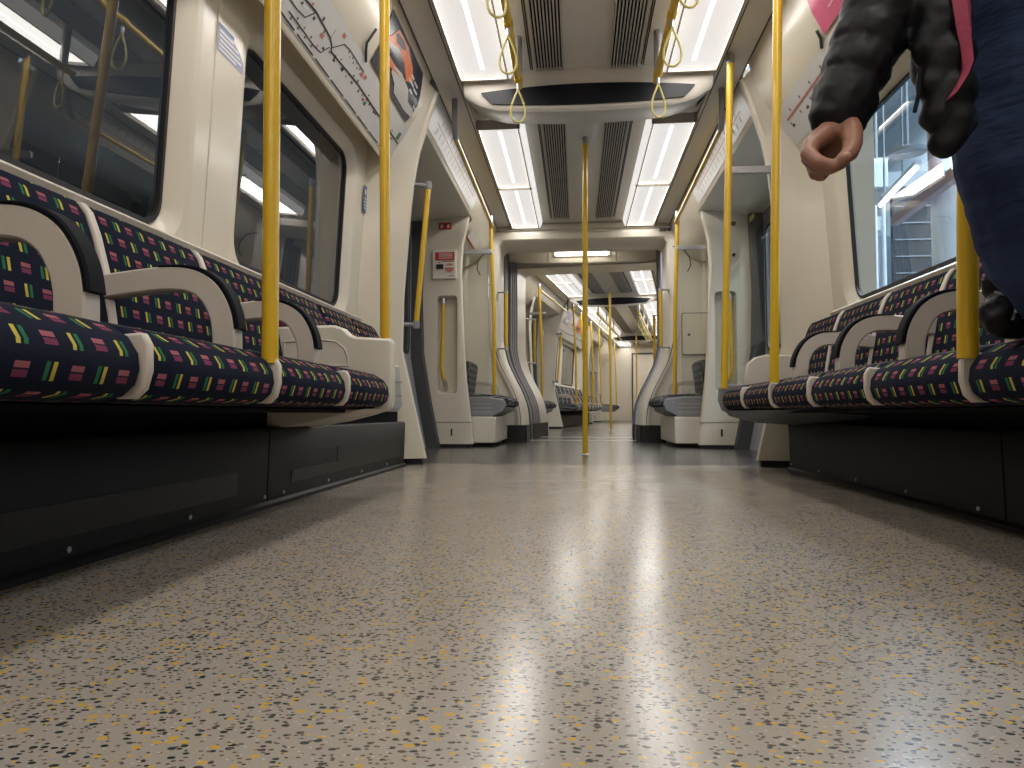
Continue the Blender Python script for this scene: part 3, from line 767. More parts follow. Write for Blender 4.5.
# gangway header lamp, midway
t = Thing('emergency_lamp', 'white header panel with a lit strip lamp in the gangway', 'lamp', (0, 7.93, 2.09), M1)
pr = [(.82,2.01),(.62,1.985),(.3,1.975),(0,1.972),(-.3,1.975),(-.62,1.985),(-.82,2.01),(-.82,2.19),(.82,2.19)]
t.part('header_panel', MB().prism([(x, 7.92, z) for x, z in pr], (0, .06, 0)), 'white', bevel=.006)
for x in (-.38, .38): t.part('panel_seam', MB().box(x-.003, x+.003, 7.917, 7.93, 1.985, 2.185), 'ink')
t.part('lamp_lens', MB().box(-.32, .32, 7.90, 7.925, 2.04, 2.135), 'white', bevel=.01)
t.part('lamp_tube', MB().tube([(-.28, 7.892, 2.085), (.28, 7.892, 2.085)], .034), 'tube', label='glowing strip')
for x in (-.335, .335): t.part('panel_screw', MB().tube([(x, 7.912, 2.15), (x, 7.925, 2.15)], .012), 'dgrey')

# ------------------------------------------------------------------ seats
YS = [.075, .55, 1.025, 1.50, 1.976, 2.452, 2.93, 3.42, 3.90]
ordw = ['first', 'second', 'third', 'fourth', 'fifth', 'sixth', 'seventh', 'eighth']
for i in range(1, 5):
    bench_seat(M1, -1, YS[i], YS[i+1]-(.01 if i == 4 else 0), f'left bench seat in speckled dark cloth, {ordw[4-i]} from the white end panel', 'left bench seats of the near carriage')
for i in range(1, 8):
    bench_seat(M1, 1, YS[i], YS[i+1]-(.012 if i == 7 else 0), f'right bench seat in speckled dark cloth, {ordw[7-i]} from its far end', 'right bench seats of the near carriage', arm=i != 7)
for i in range(0, 8):
    bench_seat(M2, 1, YS[i], YS[i+1], f'far carriage left bench seat, {ordw[7-i]} past the doors', 'left bench seats of the far carriage', kind='moqgrey')
# folded tip-up seats beyond the left end panel
for i, (a, b) in enumerate(((2.50, 2.93), (2.945, 3.37), (3.385, 3.80))):
    t = Thing('folding_chair', f'folded tip-up seat beyond the white end panel, {["nearest","middle","farthest"][i]} of three', 'seat', (-1.12, (a+b)/2, .28), M1)
    t.part('backrest', prof_loft(MB(), [(1.06,.56),(1.085,.62),(1.125,.69),(1.155,.745),(1.178,.766),(1.2,.768),(1.215,.75),(1.215,.56)], -1, a+.01, b-.01), 'moq')
    sh = t.part('seat_shell', MB().prism([(-x, a+.015, z) for x, z in ((1.02,.305),(1.005,.33),(1.02,.54),(1.05,.565),(1.13,.565),(1.13,.305))], (0, b-a-.03, 0)), 'lgrey', bevel=.008)
    for z in (.38, .455): t.part('shell_ridge', MB().box(-1.0205, -1.004, a+.02, b-.02, z, z+.006), 'grey', sh)
# white end panel at the left bench end
t = Thing('bench_divider', 'large off-white moulded panel at the end of the left bench', 'panel', (-.92, 2.47, .25), M1)
pr = [(1.145,.60),(1.02,.605),(.92,.605),(.885,.592),(.865,.572),(.84,.562),(.722,.556),(.708,.545),(.706,.34),(.716,.305),(.78,.284),(.87,.262),(1.0,.24),(1.145,.25)]
b = MB().prism([(-x, 2.452, z) for x, z in pr], (0, .045, 0))
p = t.part('panel_body', b, 'white', bevel=.010)
d = [(1.11,.55),(.96,.555),(.91,.548),(.88,.525),(.866,.49),(.864,.455),(1.11,.455)]
d2 = [(1.10,.542),(.96,.547),(.915,.541),(.888,.52),(.875,.488),(.873,.463),(1.10,.463)]
rim = MB().loft([[(-x, 2.4515, z) for x, z in d], [(-x, 2.4485, z) for x, z in [((a[0]+c[0])/2, (a[1]+c[1])/2) for a, c in zip(d, d2)]], [(-x, 2.4515, z) for x, z in d2]], True, False)
t.part('moulded_rim', rim, 'arm', p, closed=False)
u = MB().prism([(-x, 2.22, z) for x, z in ((.73,.303),(.80,.285),(.9,.262),(1.0,.245),(1.15,.25),(1.15,.303))], (0, .23, 0))
t.part('underseat_pan', u, 'white', bevel=.006)
# right bench end
t = Thing('bench_shroud', 'dark grey boat-shaped cap under the far end of the right bench', 'panel', (.92, 3.6, .2), M1)
rings = []
for y, zb, xi in ((2.75,.302,.80),(3.0,.285,.76),(3.3,.268,.735),(3.6,.255,.725),(3.85,.265,.72),(3.905,.285,.72)):
    rings.append([(xi, y, .304), (xi+.02, y, zb+.012), (xi+.10, y, zb-.012), (1.15, y, zb-.03), (1.15, y, .304)])
t.part('cap_shell', MB().loft(rings), 'dgrey')
t.part('cap_end', MB().prism([(x, 3.893, z) for x, z in ((.70,.43),(.695,.36),(.715,.305),(.80,.27),(1.15,.25),(1.15,.445),(.74,.445))], (0, .025, 0)), 'grey', bevel=.006, label='mid-grey end plate')
t = Thing('bench_divider', 'pale armrest panel at the far end of the right bench', 'armrest', (.95, 3.89, .44), M1)
t.part('panel_body', MB().prism([(x, 3.895, z) for x, z in ((1.15,.60),(.95,.605),(.89,.59),(.855,.56),(.84,.50),(.838,.44),(1.15,.44))], (0, .03, 0)), 'white', bevel=.008)
# glass screen at the right bench end
t = Thing('glass_screen', 'clear draught screen with steel bar at the right bench end', 'screen', (.85, 3.8, .45), M1)
t.part('screen_pane', MB().box(.77, 1.02, 3.935, 3.942, .45, 1.60), 'screen')
t.part('top_bar', MB().box(.765, 1.03, 3.925, 3.952, 1.60, 1.64), 'steel', bevel=.004, label='steel top bar')

# heaters and underframes below the benches
def heater(M, s, y0, y1, label, grilles):
    t = Thing('heater_cover', label, 'heater', (s*1.01, (y0+y1)/2, 0), M)
    t.part('cover_panel', MB().prism([(s*x, y0+.003, z) for x, z in ((1.012,.012),(1.005,.235),(1.012,.245),(1.18,.245),(1.18,.012))], (0, y1-y0-.006, 0)), 'black', bevel=.002)
    t.part('base_rail', MB().prism([(s*x, y0, z) for x, z in ((.998,0),(.998,.012),(1.008,.02),(1.03,.02),(1.03,0))], (0, y1-y0, 0)), 'black')
    for a, b, z0, z1 in grilles:
        t.part('heater_grille', MB().prism([(s*(1.0095-.0000), a, z0), (s*1.0055, a, z1), (s*1.0055, b, z1), (s*1.0095, b, z0)], (s*.004, 0, 0)), 'perf')
    y = y0+.12
    while y < y1:
        t.part('cover_screw', MB().tube([(s*1.013, y, .035), (s*1.0075, y, .035)], .006, 10), 'steel'); y += .42
SG = [(.45,.95,.05,.17),(.95,1.95,.06,.115)]
heater(M1, -1, .30, 2.12, 'black heater cover under the left bench, nearer of two', [(.55,1.08,.055,.19),(1.08,1.92,.06,.125)])
heater(M1, -1, 2.12, 3.86, 'black heater cover under the left bench, farther of two', [(2.30,2.75,.06,.10),(2.75,3.75,.06,.16)])
heater(M1, 1, .30, 1.90, 'black heater cover under the right bench, nearer of two', [])
heater(M1, 1, 1.90, 3.72, 'black heater cover under the right bench, farther of two', [])
heater(M2, 1, -.1, 3.93, 'black heater cover under the left bench of the far carriage', [])
for M, s, y0, y1, lab in ((M1, -1, .1, 3.9, 'left bench'), (M1, 1, .1, 3.7, 'right bench'), (M2, 1, -.1, 3.9, 'left bench of the far carriage')):
    b = MB().box(*sorted((s*1.06, s*1.185)), y0, y1, .245, .30).box(*sorted((s*.80, s*1.19)), y0, y1-(1.4 if (M is M1 and s < 0) else .2), .292, .3025)
    single('bench_support', f'black beam frame beneath the {lab}', 'frame', b, 'void', M, (s*1.1, 2, .245))

# poles
pole(M1, [(-.731, 1.50, .40), (-.736, 1.50, 1.2), (-.746, 1.50, 2.20)], 'yellow pole on the left bench, nearest the camera')
pole(M1, [(-.741, 2.474, .55), (-.748, 2.474, 1.2), (-.757, 2.474, 2.20)], 'yellow pole standing on the white end panel of the left bench')
pole(M1, [(.722, 1.50, .40), (.735, 1.50, 1.0), (.76, 1.50, 2.20)], 'yellow pole on the right bench behind the person', .0195)
pole(M1, [(.709, 2.86, .41), (.725, 2.86, 1.1), (.752, 2.86, 2.20)], 'yellow pole on the right bench, middle one of three')
pole(M1, [(.707, 3.80, .42), (.732, 3.80, 1.2), (.761, 3.80, 2.20)], 'yellow pole at the far end of the right bench')
for i, y in enumerate((3.88, 2.9, 1.5, .1)):
    pole(M2, [(.70, y, .41), (.71, y, 1.2), (.76, y, 2.18)], f'yellow pole on the left bench of the far carriage, {ordw[i]} past its doors', .0175)
# two tip-up seats, poles and rails deep in the far carriage
for i, (a, b) in enumerate(((-2.75, -2.3), (-3.22, -2.77), (-3.7, -3.24))):
    t = Thing('tip_up_chair', f'grey tip-up seat at the far left end of the train, {ordw[i]} past the second doors', 'seat', (1.0, (a+b)/2, .1), M2)
    t.part('seat_shell', MB().prism([(x, a, z) for x, z in ((1.24,.435),(.86,.435),(.70,.415),(.675,.37),(.70,.31),(.80,.265),(1.24,.265))], (0, b-a, 0)), 'grey', bevel=.008)
    t.part('cushion', prof_loft(MB(), [(1.12,.45),(.9,.462),(.72,.452),(.66,.43),(.635,.395),(.645,.36),(.69,.345),(1.12,.40)], 1, a+.02, b-.02), 'moqgrey')
    t.part('backrest', prof_loft(MB(), BACKP, 1, a+.01, b-.01), 'moqgrey')
for i, y in enumerate((-2.3, -3.7)):
    pole(M2, [(.72, y, .42), (.73, y, 1.2), (.78, y, 2.16)], f'yellow pole at the far left end of the train, {["nearer","farther"][i]} of two', .0175)
    pole(M2, [(-.72, y, .0), (-.73, y, 1.2), (-.78, y, 2.16)], f'yellow pole at the far right end of the train, {["nearer","farther"][i]} of two', .0175)

# ------------------------------------------------------------------ maps, posters, notices
def cove_pt(s, q, y, d=.004):
    # q 0..1 up the map face, 1..2 up the poster face
    a, b, c = Vector((1.118, 0, 1.712)), Vector((1.0, 0, 1.885)), Vector((.892, 0, 2.13))
    bb = Vector((.937, 0, 1.996))
    p = a.lerp(b, q) if q <= 1 else b.lerp(bb, (q-1)/.45) if q < 1.45 else bb.lerp(c, (q-1.45)/.55)
    n = Vector((-.83, 0, -.56)) if q < 1.2 else Vector((-.9, 0, -.43))
    p = p+n*d
    return (s*p.x, y, p.z)
def cquad(mb, s, q0, q1, y0, y1, d=.006): 
    ny = max(1, int(abs(y1-y0)/.3))
    mb.loft([[cove_pt(s, q0, y0+(y1-y0)*i/ny, d), cove_pt(s, q1, y0+(y1-y0)*i/ny, d)] for i in range(ny+1)], False, False); return mb
def cline(mb, s, pts, w=.006, d=.0065):
    for (qa, ya), (qb, yb) in zip(pts, pts[1:]):
        A, B = Vector(cove_pt(s, qa, ya, d)), Vector(cove_pt(s, qb, yb, d))
        t = (B-A).normalized(); n = Vector((-.83*s, 0, -.56)); sd = t.cross(n).normalized()*w/2
        mb.add([tuple(A-sd), tuple(B-sd), tuple(B+sd), tuple(A+sd)], [(0,1,2,3)])
    return mb
for s, side in ((-1, 'left'), (1, 'right')):
    t = Thing('route_map', f'long white route map on the sloping panel above the {side} windows', 'map', (s*1.06, 2.3, 1.8), M1)
    t.part('map_panel', cquad(MB(), s, .02, .98, .4, 3.86, .005), 'mapwhite', closed=False)
    L = MB(); T = MB(); R = MB(); D = MB(); G = MB()
    if s < 0:
        cline(L, s, [(.57, .5), (.57, 2.47), (.61, 2.56), (.56, 2.73), (.49, 2.77), (.41, 2.79), (.50, 3.1), (.51, 3.84)], .008)
        cline(L, s, [(.44, 2.77), (.74, 2.84), (.78, 2.90), (.78, 3.10)], .005); cline(L, s, [(.44, 2.76), (.22, 2.73), (.19, 2.66), (.19, 2.42)], .005)
        cline(L, s, [(.61, 2.56), (.37, 2.52), (.33, 2.45), (.33, 1.6)], .005); cline(L, s, [(.57, 2.73), (.76, 2.73)], .003)
        cline(L, s, [(.70, 2.50), (.70, 1.9)], .005)
        y = .5
        while y < 3.8:
            cquad(D, s, .045, .075, y, y+.16, .0065); y += .185
        for i in range(60):
            y = .6+.053*i; q = .59 if y < 2.7 else .43+.1*min(1, (y-2.77)/.5)
            if y > 3.78: break
            up = random.random() < .5
            a = q+.03 if up else q-.05-.08*random.random()
            cquad(R if random.random() < .22 else T, s, a, a+.03+.05*random.random(), y, y+.010+.008*random.random())
        for i in range(9): cquad(R if i % 3 == 1 else T, s, .71-.05*(i % 2), .76-.05*(i % 2), 2.90+.025*i, 2.908+.025*i)
        for i in range(8): cquad(R if i % 4 == 3 else T, s, .22 if i % 2 else .12, .27 if i % 2 else .17, 2.45+.033*i, 2.459+.033*i)
        for y, q in ((2.83, .33), (2.92, .37), (3.05, .38), (3.22, .37), (3.38, .42), (3.55, .40), (3.70, .38)): cquad(T, s, q, q+.05, y, y+.022)
        for y, q in ((2.66, .40), (3.08, .66), (3.12, .70), (3.25, .45), (2.79, .80)): cquad(R, s, q, q+.08, y, y+.03)
        cquad(G, s, .33, .42, 3.25, 3.28); cquad(G, s, .55, .75, 3.77, 3.81)
    else:
        cline(R, s, [(.63, .5), (.63, 3.76)], .010)
        for i in range(44):
            y = 3.74-.075*i
            a = .70 if i % 2 else .46
            cquad(T, s, a, a+.07, y, y+.012); cquad(R, s, .59, .67, y+.004, y+.010)
        for y in (3.72, 3.50, 3.33, 3.12, 3.0, 2.7): cquad(T, s, .38, .45, y, y+.03)
    if L.v: t.part('route_lines', L, 'ink', closed=False, label='thin black branching route lines')
    t.part('route_lettering', T, 'dgrey', closed=False, label='small dark station names')
    t.part('red_symbols', R, 'redsoft', closed=False, label='red route line' if s > 0 else 'small red names')
    if D.v: t.part('border_dashes', D, 'ink', closed=False, label='black dashes along the lower border')
    if G.v: t.part('green_symbols', G, 'green', closed=False)
    y0, y1 = (3.10, 3.82) if s < 0 else (1.9, 3.05)
    t = Thing('advert_poster', 'dark poster with orange and white artwork above the left route map' if s < 0 else 'pink advert poster above the right route map', 'poster', (s*.94, (y0+y1)/2, 1.98), M1)
    rows = []
    for i in range(13):
        q = 1.04+(.98 if s < 0 else .92)*i/12
        e = 3.77+.05*math.sin(PI*i/12)-.05*(i/12) if s < 0 else y1-.02*(i/12)
        rows.append([cove_pt(s, q, y0, .006), cove_pt(s, q, e, .006)])
    t.part('poster_sheet', MB().loft(rows, False, False), 'navyposter' if s < 0 else 'pink', closed=False)
    if s < 0:
        def blob(pts): return MB().add([cove_pt(s, q, 3.12+(y-3.11)*1.12, .008) for q, y in pts], [tuple(range(len(pts)))])
        t.part('orange_figure', blob([(1.52,3.11),(1.70,3.16),(1.93,3.21),(1.95,3.37),(1.80,3.49),(1.62,3.55),(1.50,3.49),(1.38,3.39),(1.30,3.25),(1.36,3.15)]), 'orange', closed=False, label='orange painted figure')
        t.part('pale_figure', blob([(1.40,3.29),(1.46,3.39),(1.42,3.53),(1.28,3.59),(1.30,3.69),(1.18,3.73),(1.12,3.59),(1.12,3.41),(1.22,3.37),(1.28,3.29)]), 'lgrey', closed=False, label='pale painted shape')
        t.part('dark_figure_detail', MB().add([cove_pt(s, q, y, .0095) for q, y in ((1.86,3.23),(1.90,3.33),(1.84,3.39),(1.76,3.33),(1.72,3.25),(1.79,3.21))], [tuple(range(6))]), 'ink', closed=False)
        L = MB()
        for q, a, b in ((1.66,3.56,3.62),(1.64,3.63,3.70),(1.55,3.54,3.64),(1.53,3.65,3.72),(1.42,3.60,3.66),(1.32,3.74,3.80)):
            y = a
            while y < b: cquad(L, s, q, q+.05, y, y+.009, .0095); y += .015
        t.part('poster_lettering', L, 'whiteink', closed=False, label='small white lettering')
    else:
        L = MB()
        # heavy red lowercase strokes, cut off by the sleeve
        for a, b, q0, q1 in ((2.93,2.945,1.60,1.88),(2.915,2.93,1.84,1.90),(2.90,2.95,1.74,1.78),(2.865,2.88,1.60,1.78),(2.865,2.88,1.83,1.88),(2.82,2.835,1.60,1.80),(2.785,2.82,1.76,1.80),(2.775,2.79,1.60,1.78)):
            cquad(L, s, q0, q1, a, b, .0085)
        t.part('poster_lettering', L, 'red', closed=False, label='heavy red lettering')
        L = MB()
        for k in range(5): cquad(L, s, 1.22+.07*k, 1.235+.07*k, 2.3, 2.92-.05*(k % 2), .0085)
        t.part('poster_small_print', L, 'whiteink', closed=False)
for i, (a, b, m, c, w) in enumerate(((3.05, 3.55, 'lilac', 'whiteink', 'violet'), (2.35, 2.90, 'mapwhite', 'redsoft', 'white and red'), (1.6, 2.2, 'orange', 'navyposter', 'orange and navy'), (.8, 1.4, 'pink', 'whiteink', 'pink'))):
    t = Thing('advert_poster', f'{w} poster on the left cove of the far carriage', 'poster', (.94, (a+b)/2, 1.98), M2)
    t.part('poster_sheet', MB().loft([[cove_pt(1, 1.05+.88*k/6, a, .006), cove_pt(1, 1.05+.88*k/6, b, .006)] for k in range(7)], False, False), m, closed=False)
    t.part('poster_artwork', cquad(MB(), 1, 1.2, 1.36, a+.08, b-.1, .009), c, closed=False)
t = Thing('route_map', 'long white route map on the left cove of the far carriage', 'map', (1.06, 2.3, 1.8), M2)
t.part('map_panel', cquad(MB(), 1, .02, .98, .1, 3.80, .005), 'mapwhite', closed=False)
t.part('route_lines', cline(MB(), 1, [(.55, .3), (.55, 2.2), (.45, 2.4), (.45, 3.7)], .012), 'ink', closed=False)
# hinged cover outline next to the left map
o = MB().tube([(-.93, 2.98, 1.975), (-.972, 2.98, 1.915), (-.985, 3.01, 1.895), (-1.0, 3.06, 1.872)], .006, 8)
single('latch', 'dark bent latch on the cove between left map and poster', 'latch', o, 'dgrey', M1, (-.97, 2.7, 1.9))
o = MB().tube([(.965, 3.075, 1.925), (.985, 3.085, 1.895), (1.0, 3.12, 1.87)], .007, 8)
single('latch', 'small dark latch at the corner of the pink poster', 'latch', o, 'dgrey', M1, (.985, 3.1, 1.9))

def wquad(mb, s, y0, y1, z0, z1, d=.0085):
    f = wall_fn(s)
    mb.add([tuple(Vector(f(y, z))-Vector((s*d, 0, 0))) for y, z in ((y0, z0), (y1, z0), (y1, z1), (y0, z1))], [(0,1,2,3)]); return mb
t = Thing('blue_notice', 'pale blue text notice on the strip between the left windows', 'notice', (-1.25, 2.27, 1.6), M1)
f = wall_fn(-1)
ol = [(2.195,1.490),(2.375,1.490),(2.375,1.530),(2.347,1.552),(2.307,1.568),(2.247,1.578),(2.195,1.580)]
t.part('notice_sheet', MB().add([tuple(Vector(f(*p))+Vector((.0085, 0, 0))) for p in ol], [tuple(range(7))]), 'lilac', closed=False)
L = MB(); 
for k, (z, a, b) in enumerate(((1.558,2.205,2.30),(1.543,2.205,2.335),(1.527,2.21,2.345),(1.512,2.205,2.36),(1.498,2.205,2.325))): wquad(L, -1, a, b, z, z+.007, .0095)
t.part('notice_text', L, 'whiteink', closed=False)
L = MB(); wquad(L, -1, 2.195, 2.30, 1.572, 1.584, .0092)
t.part('notice_edge', L, 'blue', closed=False, label='dark blue top edge')
t = Thing('blue_sticker', 'small dark blue sticker with white dot beside the left window by the doors', 'sticker', (-1.24, 3.75, 1.4), M1)
PW = lambda y, z: (-(1.272-.0), y, z)
L = MB(); wquad(L, -1, 3.80, 3.855, 1.41, 1.56, .012); t.part('sticker_sheet', L, 'blue', closed=False)
L = MB().add([tuple(Vector(f(3.828+.015*math.cos(a), 1.525+.016*math.sin(a)))+Vector((.0135, 0, 0))) for a in [2*PI*k/16 for k in range(16)]], [tuple(range(16))])
for k in range(4): wquad(L, -1, 3.812, 3.844, 1.43+.018*k, 1.438+.018*k, .0135)
t.part('sticker_print', L, 'whiteink', closed=False)

# alarm panel, exit plate and notices on the far pillars
t = Thing('alarm_panel', 'white emergency alarm panel with red header on left pillar', 'alarm', (-1.18, 5.965, 1.55), M1)
t.part('alarm_plate', MB().box(-1.292, -1.085, 5.952, 5.972, 1.44, 1.69), 'white', bevel=.004)
t.part('red_header', MB().box(-1.265, -1.10, 5.949, 5.953, 1.60, 1.668), 'red', label='red header plate')
L = MB()
for z in (1.65, 1.633, 1.615): L.box(-1.235, -1.115, 5.9475, 5.9495, z, z+.006)
t.part('header_text', L, 'whiteink')
t.part('alarm_socket', MB().box(-1.255, -1.195, 5.944, 5.953, 1.525, 1.565), 'ink', label='black alarm socket')
t.part('red_disc', MB().tube([(-1.14, 5.945, 1.535), (-1.14, 5.953, 1.535)], .037, 24), 'redsoft', label='red round emblem')
t.part('disc_bar', MB().box(-1.175, -1.105, 5.942, 5.946, 1.535, 1.55), 'whiteink')
L = MB()
for x0, x1, z in ((-1.21,-1.10,1.587),(-1.24,-1.22,1.578),(-1.15,-1.10,1.462)): L.box(x0, x1, 5.950, 5.953, z, z+.005)
t.part('small_print', L, 'ink')
t = Thing('exit_plate', 'small red plate with two white figures above the alarm panel', 'sign', (-1.18, 5.965, 1.9), M1)
t.part('plate', MB().box(-1.238, -1.128, 5.960, 5.971, 1.872, 1.928), 'red')
L = MB()
for x in (-1.21, -1.155):
    L.add([(x-.012, 5.958, 1.882), (x+.012, 5.958, 1.882), (x+.012, 5.958, 1.898), (x, 5.958, 1.918), (x-.012, 5.958, 1.898)], [(0,1,2,3,4)])
t.part('plate_symbols', L, 'whiteink', closed=False)
t = Thing('leaflet_notice', 'small pale notice with red edge on the cove by the left gangway pole', 'notice', (-1.0, 6.5, 1.85), M1)
t.part('notice_sheet', MB().add([(-1.04, 6.25, 1.865), (-.985, 6.25, 1.94), (-.985, 6.7, 1.94), (-1.04, 6.7, 1.865)], [(0,1,2,3)]), 'mapwhite', closed=False)
t.part('notice_border', MB().box(-1.043, -1.03, 6.25, 6.7, 1.862, 1.872), 'red')
for s, sd in ((-1, 'left'), (1, 'right')):
    o = MB().tube([(s*.90, 7.16, 1.96), (s*1.0, 7.14, 1.93), (s*1.06, 7.13, 1.84), (s*1.07, 7.13, 1.76), (s*1.04, 7.15, 1.70)], .006, 8)
    single('curved_cord', f'thin dark curved cord on the {sd} side of the gangway end wall', 'cord', o, 'dgrey', M1, (s*1.0, 7.15, 1.9))
t = Thing('equipment_door', 'square cream cupboard door with small lock on the right end wall', 'cupboard', (1.14, 7.21, .88), M1)
t.part('door_leaf', MB().prism([(x, 7.19, z) for x, z in rr(.992, 1.292, .88, 1.285, .02, 5)], (0, .03, 0)), 'cream', bevel=.003)
g = MB().loft([[(x, 7.1885, z) for x, z in rr(.982, 1.302, .870, 1.295, .025, 5)], [(x, 7.1885, z) for x, z in rr(.990, 1.294, .878, 1.287, .02, 5)]], True, False)
t.part('door_gap', g, 'dgrey', closed=False)
t.part('door_lock', MB().tube([(1.055, 7.18, 1.075), (1.055, 7.192, 1.075)], .014), 'dgrey', label='dark round lock')
for s in (-1, 1):
    sd = 'left' if s < 0 else 'right'
    single('wall_panel_seam', f'thin vertical seam on the {sd} end wall by the gangway', 'seam', MB().box(s*.93-.002, s*.93+.002, 7.212, 7.222, .80, 1.66), 'lgrey', M1, (s*.93, 7.217, 1.2))
cu = bpy.data.curves.new('carriage_number', 'FONT'); cu.body = '22268'; cu.size = .046; cu.extrude = .001; cu.align_x = 'CENTER'; cu.offset = .0015
cu.materials.append(MT['ink'])
o = bpy.data.objects.new('carriage_number', cu); COL.objects.link(o); o.location = (.825, 7.158, 2.155); o.rotation_euler = (PI/2, 0, 0)
o.rotation_euler = (PI/2, 0, 0); bpy.context.view_layer.update()
me = bpy.data.meshes.new_from_object(o.evaluated_get(bpy.context.evaluated_depsgraph_get())); bpy.data.objects.remove(o)
o = bpy.data.objects.new('carriage_number', me); COL.objects.link(o); o.location = (.822, 7.168, 2.118); o.rotation_euler = (PI/2, 0, 0)
o['label'] = 'black carriage number 22268 on the header right of the gangway'; o['category'] = 'number'
for z, i in ((1.86, 0), (1.60, 1)):
    single('round_button', f'small round black socket on the right door pillar, {["upper","lower"][i]} one', 'button', MB().tube([(1.235, 5.955, z), (1.235, 5.972, z)], .02 if i == 0 else .013, 16), 'ink', M1, (1.235, 5.965, z))
t = Thing('door_notice', 'yellow notice on the glass of the right doors', 'notice', (1.33, 5.5, 1.70), M1)
t.part('notice_sheet', MB().box(1.340, 1.346, 5.72, 5.86, 1.84, 1.88), 'rope')

# ------------------------------------------------------------------ bag on the seat
t = Thing('shoulder_bag', 'black nylon bag slumped on the right bench beside the leg', 'bag', (.75, 1.42, .44), M1)
b = MB()
for c, r, sc in (((.748,1.40,.478),.052,(1,.7,1)),((.745,1.41,.53),.042,(1,.7,1)),((.735,1.415,.572),.022,(1,.8,1.1)),((.80,1.43,.50),.06,(1.0,.7,1)),((.735,1.385,.458),.034,(1.2,.8,.9))): b.sphere(c, r, 16, sc)
o = t.part('bag_body', b, 'nylon')
rm = o.modifiers.new('merge', 'REMESH'); rm.mode = 'VOXEL'; rm.voxel_size = .008; rm.use_smooth_shade = True
tx = bpy.data.textures.new('crumple', 'CLOUDS'); tx.noise_scale = .05
dm = o.modifiers.new('crumple', 'DISPLACE'); dm.texture = tx; dm.strength = .022
t.part('bag_strap', MB().tube([(.728,1.39,.565),(.738,1.372,.53),(.742,1.360,.49),(.728,1.352,.455)], .008, 8), 'nylon')
t.part('strap_ring', MB().tube([(.738+.008*math.cos(a), 1.352, .472+.010*math.sin(a)) for a in [2*PI*k/16 for k in range(16)]], .003, 8, closed=True), 'steel', label='small steel ring')
t.part('bag_seam', MB().tube([(.712,1.385,.515),(.735,1.374,.505),(.76,1.372,.502)], .002, 6), 'lgrey')

# ------------------------------------------------------------------ person
PR = Thing('person', 'person in black padded jacket with pink zip edge and dark jeans, right foreground', 'person', (.72, .95, 0), M1)
def blobmesh(caps, vox, disp=0, nscale=.06, smooth=4):
    def go(name, m, label=None):
        b = MB()
        for a, c, ra, rc in caps: b.cone(a, c, ra, rc)
        o = PR.part(name, b, m, label=label)
        r = o.modifiers.new('merge', 'REMESH'); r.mode = 'VOXEL'; r.voxel_size = vox; r.use_smooth_shade = True
        if smooth:
            sm = o.modifiers.new('soft', 'SMOOTH'); sm.factor = .5; sm.iterations = smooth
        if disp:
            tx = bpy.data.textures.new(name+'_folds', 'CLOUDS'); tx.noise_scale = nscale
            d = o.modifiers.new('folds', 'DISPLACE'); d.texture = tx; d.strength = disp; d.texture_coords = 'LOCAL'
        return o
    return go
#HAND
W_ = (.345, 1.075, .725)
body = []
def chain(pts, rs):
    for (a, b, ra, rb) in zip(pts, pts[1:], rs, rs[1:]): body.append((a, b, ra, rb))
# right arm and hand (photo left)
chain([(.545,1.16,1.32),(.44,1.105,1.01),(.396,1.09,.88),(.342,1.085,.735)], [.050,.034,.030,.025])
hand0 = len(body)
chain([(.340,1.085,.732),(.328,1.080,.717),(.299,1.065,.695),(.278,1.055,.677)], [.025,.022,.016,.0125])
chain([(.334,1.095,.723),(.303,1.085,.701),(.283,1.082,.680)], [.022,.017,.013])
chain([(.342,1.110,.726),(.316,1.108,.705),(.294,1.108,.684)], [.021,.017,.013])
chain([(.349,1.120,.727),(.326,1.128,.706),(.304,1.130,.685)], [.020,.015,.012])
chain([(.338,1.105,.715),(.326,1.12,.692),(.314,1.122,.664)], [.021,.021,.020])
chain([(.277,1.055,.677),(.266,1.036,.656),(.274,1.016,.634),(.293,1.012,.626),(.309,1.016,.631)], [.0135,.0124,.0114,.0104,.0088])
chain([(.282,1.082,.680),(.275,1.066,.658),(.284,1.049,.638),(.305,1.050,.635),(.325,1.058,.644)], [.0122,.0110,.0100,.0092,.0078])
chain([(.293,1.108,.684),(.289,1.095,.660),(.297,1.080,.644),(.316,1.082,.645),(.332,1.092,.656)], [.0115,.0104,.0095,.0088,.0075])
chain([(.303,1.130,.685),(.298,1.120,.662),(.297,1.105,.644),(.307,1.100,.638),(.320,1.110,.650)], [.0105,.0092,.0084,.0078,.0068])
chain([(.338,1.075,.718),(.340,1.055,.697),(.335,1.036,.670),(.323,1.018,.648),(.309,1.008,.636)], [.020,.0175,.0145,.0128,.0102])
wr = Vector((.330, 1.085, .728))
def hsc(p): return tuple(wr+(Vector(p)-wr)*.90)
body[hand0:] = [(hsc(a), hsc(b), ra*.92, rb*.92) for a, b, ra, rb in body[hand0:]]
# left arm and hand, relaxed (outside the frame)
LA = [(.99,1.04,1.34),(1.06,.98,1.06),(1.04,.84,.88),(1.035,.82,.86)]
chain(LA, [.052,.043,.027,.026])
for k in range(4):
    dx = -.024+.016*k
    chain([(1.035,.82,.86),(1.03+dx,.79,.81),(1.025+dx,.765,.778),(1.022+dx,.762,.752),(1.022+dx,.772,.733)], [.022,.014,.0095,.0088,.0078])
chain([(1.01,.815,.85),(.99,.79,.825),(.985,.775,.80)], [.017,.011,.009])
